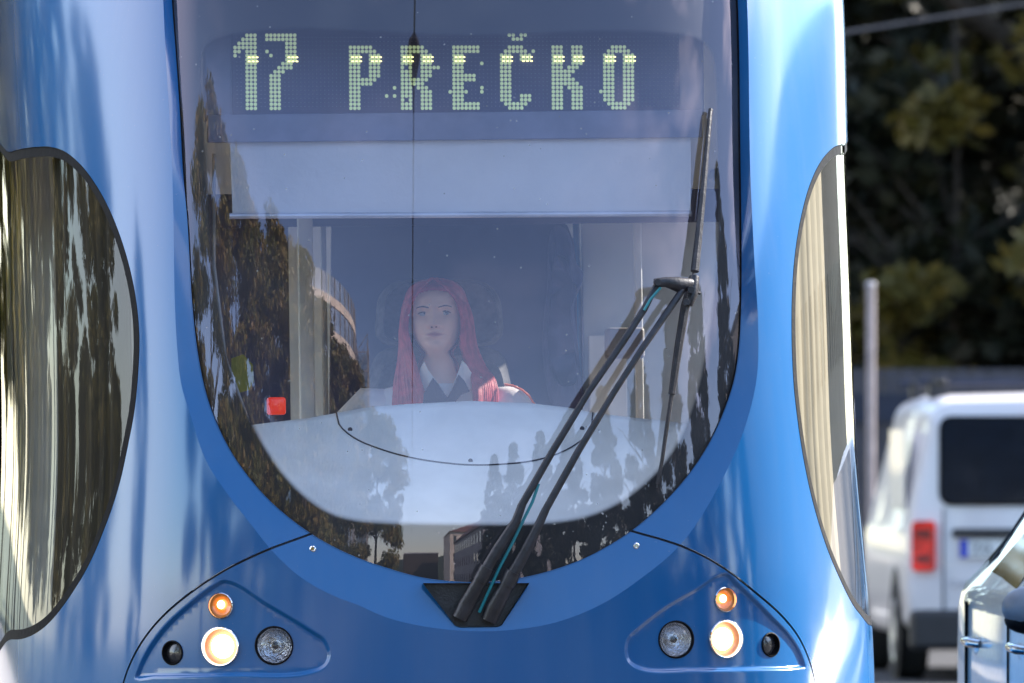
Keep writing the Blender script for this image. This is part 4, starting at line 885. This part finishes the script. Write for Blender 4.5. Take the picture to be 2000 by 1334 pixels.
# ================================================================ buildings
M['wallpale'] = mat('pale_render', (.55, .50, .42), .85, var=.08, scale=.4)
M['wallcream'] = mat('cream_render', (.66, .58, .46), .85, var=.08, scale=.4)
M['wallgrey'] = mat('grey_concrete', (.30, .29, .28), .85, var=.12, scale=.4)
M['roof'] = mat('brown_roof_tiles', (.16, .08, .06), .85, var=.2, scale=2)
M['winglass'] = mat('dark_window_glass', (.02, .025, .03), .06, 0, coat=1, var=.2)
M['facadeglass'] = mat('pale_facade_glass', (.30, .38, .44), .12, .5, var=.25, scale=.35, coat=1)
def block(name, x0, x1, y0, y1, h, m, label, floors=4, faces='fblr', group=None, roof=False, ww=1.2, gapw=2.6):
    b_ = empty(name, ((x0+x1)/2, (y0+y1)/2, 0)); tag(b_, label, 'building', group); cx, cy = (x0+x1)/2, (y0+y1)/2; X, Y = (x1-x0)/2, (y1-y0)/2
    MB().box(-X, X, -Y, Y, -.1, h).build('wall', m, b_)
    if roof:
        MB().add([(-X-.4, -Y-.4, h), (X+.4, -Y-.4, h), (X+.4, Y+.4, h), (-X-.4, Y+.4, h), (-X*.4, 0, h+3), (X*.4, 0, h+3)], [(0, 1, 5, 4), (1, 2, 5), (2, 3, 4, 5), (3, 0, 4), (3, 2, 1, 0)]).build('roof', M['roof'], b_)
    else: MB().box(-X-.15, X+.15, -Y-.15, Y+.15, h, h+.35).build('roof', M['wallgrey'], b_)
    fh = h/floors; cnt = 0
    def win(cx_, cy_, z, ax):
        nonlocal cnt
        if cnt >= 96: return
        cnt += 1
        if ax == 'x': w_ = MB().box(cx_-ww/2, cx_+ww/2, cy_-.03, cy_+.03, z, z+fh*.5)
        else: w_ = MB().box(cx_-.03, cx_+.03, cy_-ww/2, cy_+ww/2, z, z+fh*.5)
        w_.build('window', M['winglass'], b_)
    for k in range(floors):
        z = k*fh+fh*.28
        for i in range(int(2*X/gapw)):
            xx = -X+gapw/2+i*gapw+(2*X-int(2*X/gapw)*gapw)/2
            if 'f' in faces: win(xx, -Y, z, 'x')
            if 'b' in faces: win(xx, Y, z, 'x')
        for i in range(int(2*Y/gapw)):
            yy = -Y+gapw/2+i*gapw+(2*Y-int(2*Y/gapw)*gapw)/2
            if 'l' in faces: win(-X, yy, z, 'y')
            if 'r' in faces: win(X, yy, z, 'y')
    return b_
# curved glass office tower seen mirrored above the autumn trees
gb = empty('office_building', (-22.5, -50, 0)); tag(gb, 'curved glass office block mirrored in the windscreen above the autumn trees', 'building')
def arc(r_, a0, a1, n, cx=0, cy=0): return [(cx+r_*math.cos(math.radians(a0+(a1-a0)*i/(n-1))), cy+r_*math.sin(math.radians(a0+(a1-a0)*i/(n-1)))) for i in range(n)]
ar = arc(13.5, -20, 105, 40); HB = 28.5
poly = ar+[(-10, 4), (4, -12)]
mbw = MB(); n = len(poly); mbw.add([(x, y, 0) for x, y in poly]+[(x, y, HB) for x, y in poly], [(i, (i+1) % n, (i+1) % n+n, i+n) for i in range(n)]+[tuple(range(n, 2*n))]); mbw.build('facade', M['facadeglass'], gb)
fl = MB()
for k in range(1, 9):
    z = k*3.2; rr_ = arc(13.6, -20, 105, 40)
    fl.add([(x, y, z) for x, y in rr_]+[(x, y, z+.9) for x, y in rr_], [(i, i+1, i+41, i+40) for i in range(39)])
fl.build('floor_bands', M['wallcream'], gb)
ml_ = MB()
for i in range(0, 40, 2):
    x, y = ar[i]; ml_.box(x*1.005-.06, x*1.005+.06, y*1.005-.06, y*1.005+.06, 0, HB)
ml_.build('mullions', M['wallgrey'], gb)
MB().box(-4, 4, 2, 8, HB, HB+2.5).build('roof_plant', M['wallpale'], gb)
tw = empty('lattice_tower', (-7.6, -52, 0)); tag(tw, 'slim grey lattice stair tower mirrored beside the curved glass office block', 'tower'); tm = MB()
for x in (-1.2, 1.2):
    for y in (-1.2, 1.2): tm.box(x-.09, x+.09, y-.09, y+.09, 0, 25)
for k in range(13):
    z = k*2.
    for y in (-1.2, 1.2):
        tm.box(-1.2, 1.2, y-.06, y+.06, z, z+.12); tm.tube([(-1.2, y, z), (1.2, y, z+2)], .05, 4)
    for x in (-1.2, 1.2): tm.box(x-.06, x+.06, -1.2, 1.2, z, z+.12); tm.tube([(x, -1.2, z), (x, 1.2, z+2)], .05, 4)
tm.build('frame', M['wallgrey'], tw); MB().box(-1.05, 1.05, -1.05, -1.0, 0, 24.5).build('mesh_panel', M['facadeglass'], tw)
block('apartment_building', 18, 34, -120, -70, 8, M['wallgrey'], 'long grey building on the mirrored skyline right of centre', 3, 'bl', roof=True, gapw=4)
block('apartment_building', 2, 18, -210, -180, 8, M['bark'], 'dark low flat roofed building in the middle of the mirrored skyline', 3, '', gapw=4)
block('apartment_building', 20, 60, -175, -150, 12, M['wallcream'], 'cream building with brown roof farther back on the mirrored skyline', 3, 'b', roof=True, gapw=4)
block('town_house', 40, 52, 12, 112, 11.2, M['wallcream'], 'cream street house mirrored in the right side window', 3, 'lf', gapw=3.2)
block('town_house', -2, 26, 150, 162, 9, M['wallcream'], 'cream house glimpsed under the dark trees far behind the van', 3, 'f', gapw=3.5)
hv = []; NXH = 160
for j in range(3):
    for i in range(NXH):
        x = -260+i*3.6; hv.append((x, -300-j*25, -1 if j == 0 else (9+5*noise.noise(Vector((x*.013, 3, 0)))+2.2*noise.noise(Vector((x*.11, j, 0)))+.9*noise.noise(Vector((x*.5, j, 2))))*(.75+.25*j)))
o = mobj('hills', hv, [(j*NXH+i, j*NXH+i+1, (j+1)*NXH+i+1, (j+1)*NXH+i) for j in range(2) for i in range(NXH-1)], mat('wooded_hill', (.018, .028, .012), .9, var=.5, scale=.08), None, True); tag(o, kind='structure')
# fence behind the van, pole, cables
fc = empty('metal_fence', (8, 76, 0)); tag(fc, 'grey metal fence running behind the white van below the dark trees', 'fence')
fm_ = MB()
for i in range(100): x = -6+i*.14; fm_.box(x, x+.132, 0, .03, 0, 2.15)
fm_.build('slats', mat('weathered_fence_grey', (.07, .065, .075), .6, .3), fc); MB().box(-6, 8, -.04, 0, 1.72, 1.95).build('rail', M['groove'], fc)
MB().box(-6, 8, -.04, 0, .1, .25).build('rail', M['groove'], fc)
po = empty('street_pole', (2.575, 68, 0)); tag(po, 'slim pinkish grey pole standing between the tram and the white van', 'pole')
MB().tube([(0, 0, 0), (0, 0, 2.68)], .033, 12).build('post', mat('pinkish_grey_pole', (.30, .26, .26), .5), po, True); MB().ball((0, 0, 2.68), (.04, .04, .025)).build('cap', M['grey'], po, True)
def cable(name, pts_, r_, label, m): o = MB().tube(pts_, r_, 8).build(name, m, None, True); tag(o, label, 'cable'); return o
M['cable'] = mat('dark_cable', (.02, .018, .018), .5)
cable('overhead_cable', [(x, 72, CZ+(VH-(62-(1000+F*x/72-1660)*.16))*72/F+.0) for x in (2.0, 3, 4, 5, 6)], .012, 'thin grey cable slanting across the dark trees at the top right', mat('grey_cable', (.09, .085, .09), .5))
xw0 = XC+25*math.sin(PSI)
tc_ = cable('contact_wire', [(-.22+.16*math.exp(-max(0, 24-y)/9.)+math.tan(math.radians(1.6))*(24-y), y, 5.6) for y in (40, 24, 21, 18, 14, 9, 3, -5, -20, -60, -120, -260)], .012, 'black overhead contact wire mirrored as a thin upright line in the windscreen', M['cable'])
iw = MB().tube([(0, 0, 0), (0, -.12, .02), (0, -.3, .03), (0, -.55, .02), (0, -.75, 0)], [.03, .07, .09, .06, .02], 12).build('section_insulator', M['cable'], None, True); iw.location = (-.22+.16*math.exp(-2.6/9)+math.tan(math.radians(1.6))*2.6, 21.5, 5.6); tag(iw, 'black insulator on the overhead wire mirrored over the display lettering', 'insulator')
# ================================================================ white van
M['vanwhite'] = mat('white_van_paint', (.72, .685, .69), .35, coat=.4, var=.03, scale=2)
M['silver'] = mat('silver_car_paint', (.80, .77, .74), .34, .35, coat=.7, var=.06, scale=60)
M['carglass'] = mat('dark_car_glass', (.012, .016, .025), .05, 0, coat=1)
M['bumper'] = mat('dark_grey_bumper', (.020, .019, .021), .55)
M['tail'] = mat('red_tail_lamp', (.50, .014, .008), .2, coat=1, var=.5, scale=14, emit=(1, .03, .02), estr=.05)
M['darktail'] = mat('smoky_red_lens', (.16, .01, .012), .2, coat=1)
M['tyre'] = mat('tyre_rubber', (.018, .018, .018), .8)
van = empty('delivery_van', (3.43, 61.0, 0), math.radians(2.5)); van.scale = (1, 1, 1.015); tag(van, 'white delivery van with roof bars and red tail lamp standing beside the tram', 'van')
def sect(hw_low, hw_belt, hw_top, z0, zb, ztp, rc=.13, n=6):
    P = [(0, z0), (hw_low-.05, z0), (hw_low, z0+.06), (hw_belt-.004, z0+(zb-z0)*.4), (hw_belt, z0+(zb-z0)*.65), (hw_belt-.002, zb-.05), (hw_belt-.010, zb-.012), (hw_belt-.024, zb+.022)]
    for i in range(n+1):
        q_ = math.radians(90*i/n); P.append((hw_top-rc+rc*math.cos(q_), ztp-rc+rc*math.sin(q_)))
    P.append((0, ztp+.015)); return P
def loft(secs, m, name, parent, capends=True):
    vs_ = []; n = None
    for y, P in secs:
        full = P+[(-x, z) for x, z in P[-2:0:-1]]; n = len(full); vs_ += [(x, y, z) for x, z in full]
    fs_ = [(i*n+j, (i+1)*n+j, (i+1)*n+(j+1) % n, i*n+(j+1) % n) for i in range(len(secs)-1) for j in range(n)]
    if capends: fs_ += [tuple(range(n)), tuple(range(len(secs)*n-1, (len(secs)-1)*n-1, -1))]
    return mobj(name, vs_, fs_, m, parent, True, 38)
vb = loft([(-.0, sect(.80, .83, .70, .36, .98, 1.70, .14)), (.04, sect(.86, .885, .74, .34, .98, 1.77, .15)), (.25, sect(.88, .897, .755, .32, .98, 1.81, .16)), (1.5, sect(.885, .90, .76, .28, .98, 1.825, .16)),
           (2.7, sect(.885, .90, .75, .28, .98, 1.80, .16)), (3.3, sect(.88, .89, .70, .28, .98, 1.45, .16)), (3.7, sect(.87, .87, .76, .28, .92, 1.08, .1)), (4.35, sect(.78, .78, .70, .3, .72, .84, .08))], M['vanwhite'], 'body', van)
def rrect(x0, x1, z0, z1, r_, n=5):
    P = []
    for cx_, cz_, a0 in ((x1-r_, z1-r_, 0), (x0+r_, z1-r_, 90), (x0+r_, z0+r_, 180), (x1-r_, z0+r_, 270)):
        for i in range(n+1): q_ = math.radians(a0+90*i/n); P.append((cx_+r_*math.cos(q_), cz_+r_*math.sin(q_)))
    return P
wn = MB().prism(rrect(-.67, .67, 1.13, 1.67, .07), -.028, -.0).build('rear_window', M['carglass'], van); MB().prism(rrect(-.685, .685, 1.115, 1.685, .08), -.020, 0).build('window_seal', M['rubber'], wn)
for sg in (-1, 1):
    tl = MB().prism(rrect(sg*.785-.076, sg*.785+.076, .70, 1.02, .03), -.045, .03).build('tail_lamp', M['tail'], van)
    MB().prism(rrect(sg*.785-.05, sg*.785+.05, .91, .965, .015), -.050, -.044).build('lamp_lens', M['darktail'], tl); MB().prism(rrect(sg*.785-.05, sg*.785+.05, .755, .80, .015), -.050, -.044).build('lamp_lens', M['darktail'], tl)
MB().prism(rrect(-.60, .25, .915, .97, .02), -.05, .0).build('handle_strip', M['bumper'], van)
pl_ = MB().box(-.55, -.03, -.032, -.012, .785, .90, bev=.004).build('number_plate', M['white'], van)
MB().box(-.55, -.50, -.037, -.031, .787, .898).build('blue_band', mat('plate_blue', (.02, .05, .5), .4), pl_)
def text(body, size, loc, m, parent, name, rot=(math.pi/2, 0, 0)):
    c_ = bpy.data.curves.new(name, 'FONT'); c_.body = body; c_.size = size; c_.extrude = .001; o = bpy.data.objects.new(name, c_); COL.objects.link(o); bpy.context.view_layer.update()
    me = bpy.data.meshes.new_from_object(o.evaluated_get(bpy.context.evaluated_depsgraph_get())); bpy.data.objects.remove(o); me.materials.clear(); me.materials.append(m)
    o = bpy.data.objects.new(name, me); COL.objects.link(o); o.parent = parent; o.location = loc; o.rotation_euler = rot; return o
text('ZG', .095, (-.475, -.034, .812), M['bumper'], pl_, 'plate_lettering')
text('Caddy', .07, (-.62, -.030, .60), M['grey'], van, 'model_lettering')
MB().box(-.10, .12, -.045, -.01, 1.70, 1.735, bev=.008).build('brake_lamp', M['tail'], van)
for x in (-.655, .02): MB().box(x-.004, x+.004, -.012, .005, .42, 1.10 if x < 0 else 1.70).build('door_seam', M['bumper'], van)
bpv = MB().box(-.87, .87, -.09, .12, .20, .455, bev=.04).build('bumper', M['bumper'], van); MB().box(-.40, .6, -.096, -.088, .26, .285).build('reflector_strip', M['tail'], bpv)
for y in (.55, 1.9):
    MB().box(-.78, .78, y, y+.08, 1.885, 1.925, bev=.01).build('roof_bar', M['groove'], van)
    for sg in (-1, 1): MB().box(sg*.64-.06, sg*.64+.06, y-.03, y+.11, 1.80, 1.925, bev=.015).build('bar_foot', M['blackpl'], van); MB().box(sg*.64-.03, sg*.64+.03, y-.04, y-.03, 1.885, 1.915).build('foot_clip', M['chrome'], van)
def wheel(parent, x, y, r_, sg):
    mt = Matrix.Translation((x, y, r_)) @ Matrix.Rotation(-math.pi/2*sg, 4, 'Z')
    w_ = MB().lathe([(.001, .10), (r_*.9, .10), (r_, .07), (r_, -.09), (r_*.95, -.115), (r_*.70, -.115), (r_*.66, -.09)], mt, 36).build('wheel', M['tyre'], parent, True)
    MB().lathe([(r_*.66, -.09), (r_*.64, -.115), (r_*.52, -.10), (r_*.2, -.105), (.001, -.108)], mt, 30).build('rim', M['silver'], w_, True)
for y in (.78, 3.5):
    for sg in (-1, 1): wheel(van, sg*.80, y, .315, -sg)
for sg in (-1, 1):
    MB().lathe([(.0001, -.004), (.37, -.004), (.385, .004)], Matrix.Translation((sg*.900, .78, .34)) @ Matrix.Rotation(math.pi/2*sg, 4, 'Z'), 30).build('wheel_arch', M['bumper'], van)
    MB().prism([(.35, 1.10), (1.5, 1.10), (1.5, 1.60), (.45, 1.60)], -.004, .004, Matrix.Translation((sg*.845, 0, 0)) @ Matrix.Rotation(math.pi/2, 4, 'Z') @ Matrix.Rotation(math.radians(-12*sg), 4, 'X') if False else Matrix.Translation((sg*(.872), 0, 0)) @ Matrix(((0, -1, 0, 0), (1, 0, 0, 0), (0, 0, 1, 0), (0, 0, 0, 1))) @ Matrix.Identity(4)).build('side_panel_recess', M['vanwhite'], van)
# ================================================================ silver car heading to the camera
car = empty('parked_car', (2.50, 28.55, 0), math.radians(5.2)); car.scale = (1.06, 1.06, 1.085); tag(car, 'silver car cut by the right edge in front of the white van', 'car')
def csec(hw, hb, ht, z0, zb, ztp, rc): return sect(hw, hb, ht, z0, zb, ztp, rc)
cb = loft([(-2.1, csec(.70, .72, .60, .25, .52, .62, .06)), (-1.7, csec(.84, .86, .70, .22, .66, .80, .08)), (-1.0, csec(.86, .885, .74, .2, .86, .95, .08)), (-.45, csec(.865, .89, .64, .2, .92, 1.22, .12)), (.1, csec(.865, .89, .60, .2, .93, 1.44, .16)),
           (.9, csec(.865, .89, .595, .2, .94, 1.46, .16)), (1.4, csec(.86, .885, .575, .2, .95, 1.42, .16)), (1.65, csec(.85, .87, .56, .21, .95, 1.37, .15)), (1.85, csec(.83, .845, .54, .23, .94, 1.28, .14)), (2.0, csec(.79, .805, .52, .26, .92, 1.14, .12)), (2.1, csec(.72, .735, .48, .3, .86, 1.02, .1)), (2.15, csec(.62, .63, .42, .36, .8, .92, .08))], M['silver'], 'body', car)
def side_glass(name, prof, sg, parent, lift=.012):
    vs_ = []
    for y, z in prof:
        hb_ = .868; ht_ = np.interp(y, [-.45, .1, .9, 1.5, 1.95], [.66, .615, .605, .585, .56]); ztp = np.interp(y, [-.45, .1, .9, 1.5, 1.95], [1.22, 1.44, 1.46, 1.40, 1.16])-.08
        t = (z-.93)/(ztp-.93); vs_.append((sg*(hb_+(ht_-hb_)*t+lift), y, z))
    n = len(prof); vs_ += [(x-sg*.01, y, z) for x, y, z in vs_]
    return mobj(name, vs_, [tuple(range(n)), tuple(range(2*n-1, n-1, -1))]+[(i, i+n, (i+1) % n+n, (i+1) % n) for i in range(n)], M['carglass'], parent)
for sg in (-1, 1):
    side_glass('door_window', [(-.75, .96), (.42, .96), (.42, 1.37), (-.02, 1.355), (-.42, 1.14)], sg, car)
    side_glass('door_window', [(.50, .96), (1.28, .97), (1.32, 1.30), (1.2, 1.36), (.50, 1.375)], sg, car)
    side_glass('quarter_window', [(1.40, .99), (1.66, 1.02), (1.60, 1.16), (1.44, 1.24)], sg, car)
    for y in (.22, 1.15):
        h_ = MB().tube([(sg*.888, y-.10, .80), (sg*.912, y-.08, .803), (sg*.916, y+.03, .808), (sg*.888, y+.08, .805)], [.012, .014, .014, .012], 10).build('door_handle', M['chrome'], car, True)
        MB().ball((sg*.886, y, .795), (.006, .065, .028)).build('handle_recess', M['silver'], h_, True)
    mi = MB().ball((sg*.955, -.45, .93), (.085, .075, .060), 20, 14).build('wing_mirror', mat('mirror_housing_grey', (.22, .22, .24), .45, coat=.15), car, True)
    MB().box(min(sg*.86, sg*.95), max(sg*.86, sg*.95), -.48, -.42, .90, .93, bev=.01).build('mirror_foot', M['bumper'], mi)
    MB().ball((sg*.955, -.44, .895), (.076, .068, .04), 16, 10).build('mirror_base', M['rubber'], mi, True)
    for y in (-1.35, 1.3): wheel(car, sg*.80, y, .31, -sg)
    MB().lathe([(.0001, -.004), (.35, -.004), (.365, .004)], Matrix.Translation((sg*.872, 1.3, .33)) @ Matrix.Rotation(math.pi/2*sg, 4, 'Z'), 30).build('wheel_arch', M['bumper'], car)
    MB().ball((sg*.70, -1.92, .66), (.13, .12, .07)).build('headlamp', M['lensglass'], car, True)
    for y in (-.78, .46, 1.34): MB().box(sg*.888-.006, sg*.888+.006, y-.004, y+.004, .36, .92).build('door_seam', M['rubber'], car)
ws = MB().add([(-.66, -.98, .955), (.66, -.98, .955), (.54, -.08, 1.40), (-.54, -.08, 1.40), (-.66, -.99, .965), (.66, -.99, .965), (.54, -.10, 1.425), (-.54, -.10, 1.425)], [(3, 2, 1, 0), (4, 5, 6, 7), (0, 1, 5, 4), (2, 3, 7, 6), (1, 2, 6, 5), (3, 0, 4, 7)]).build('windscreen', M['carglass'], car)
print('objects', len(bpy.data.objects))
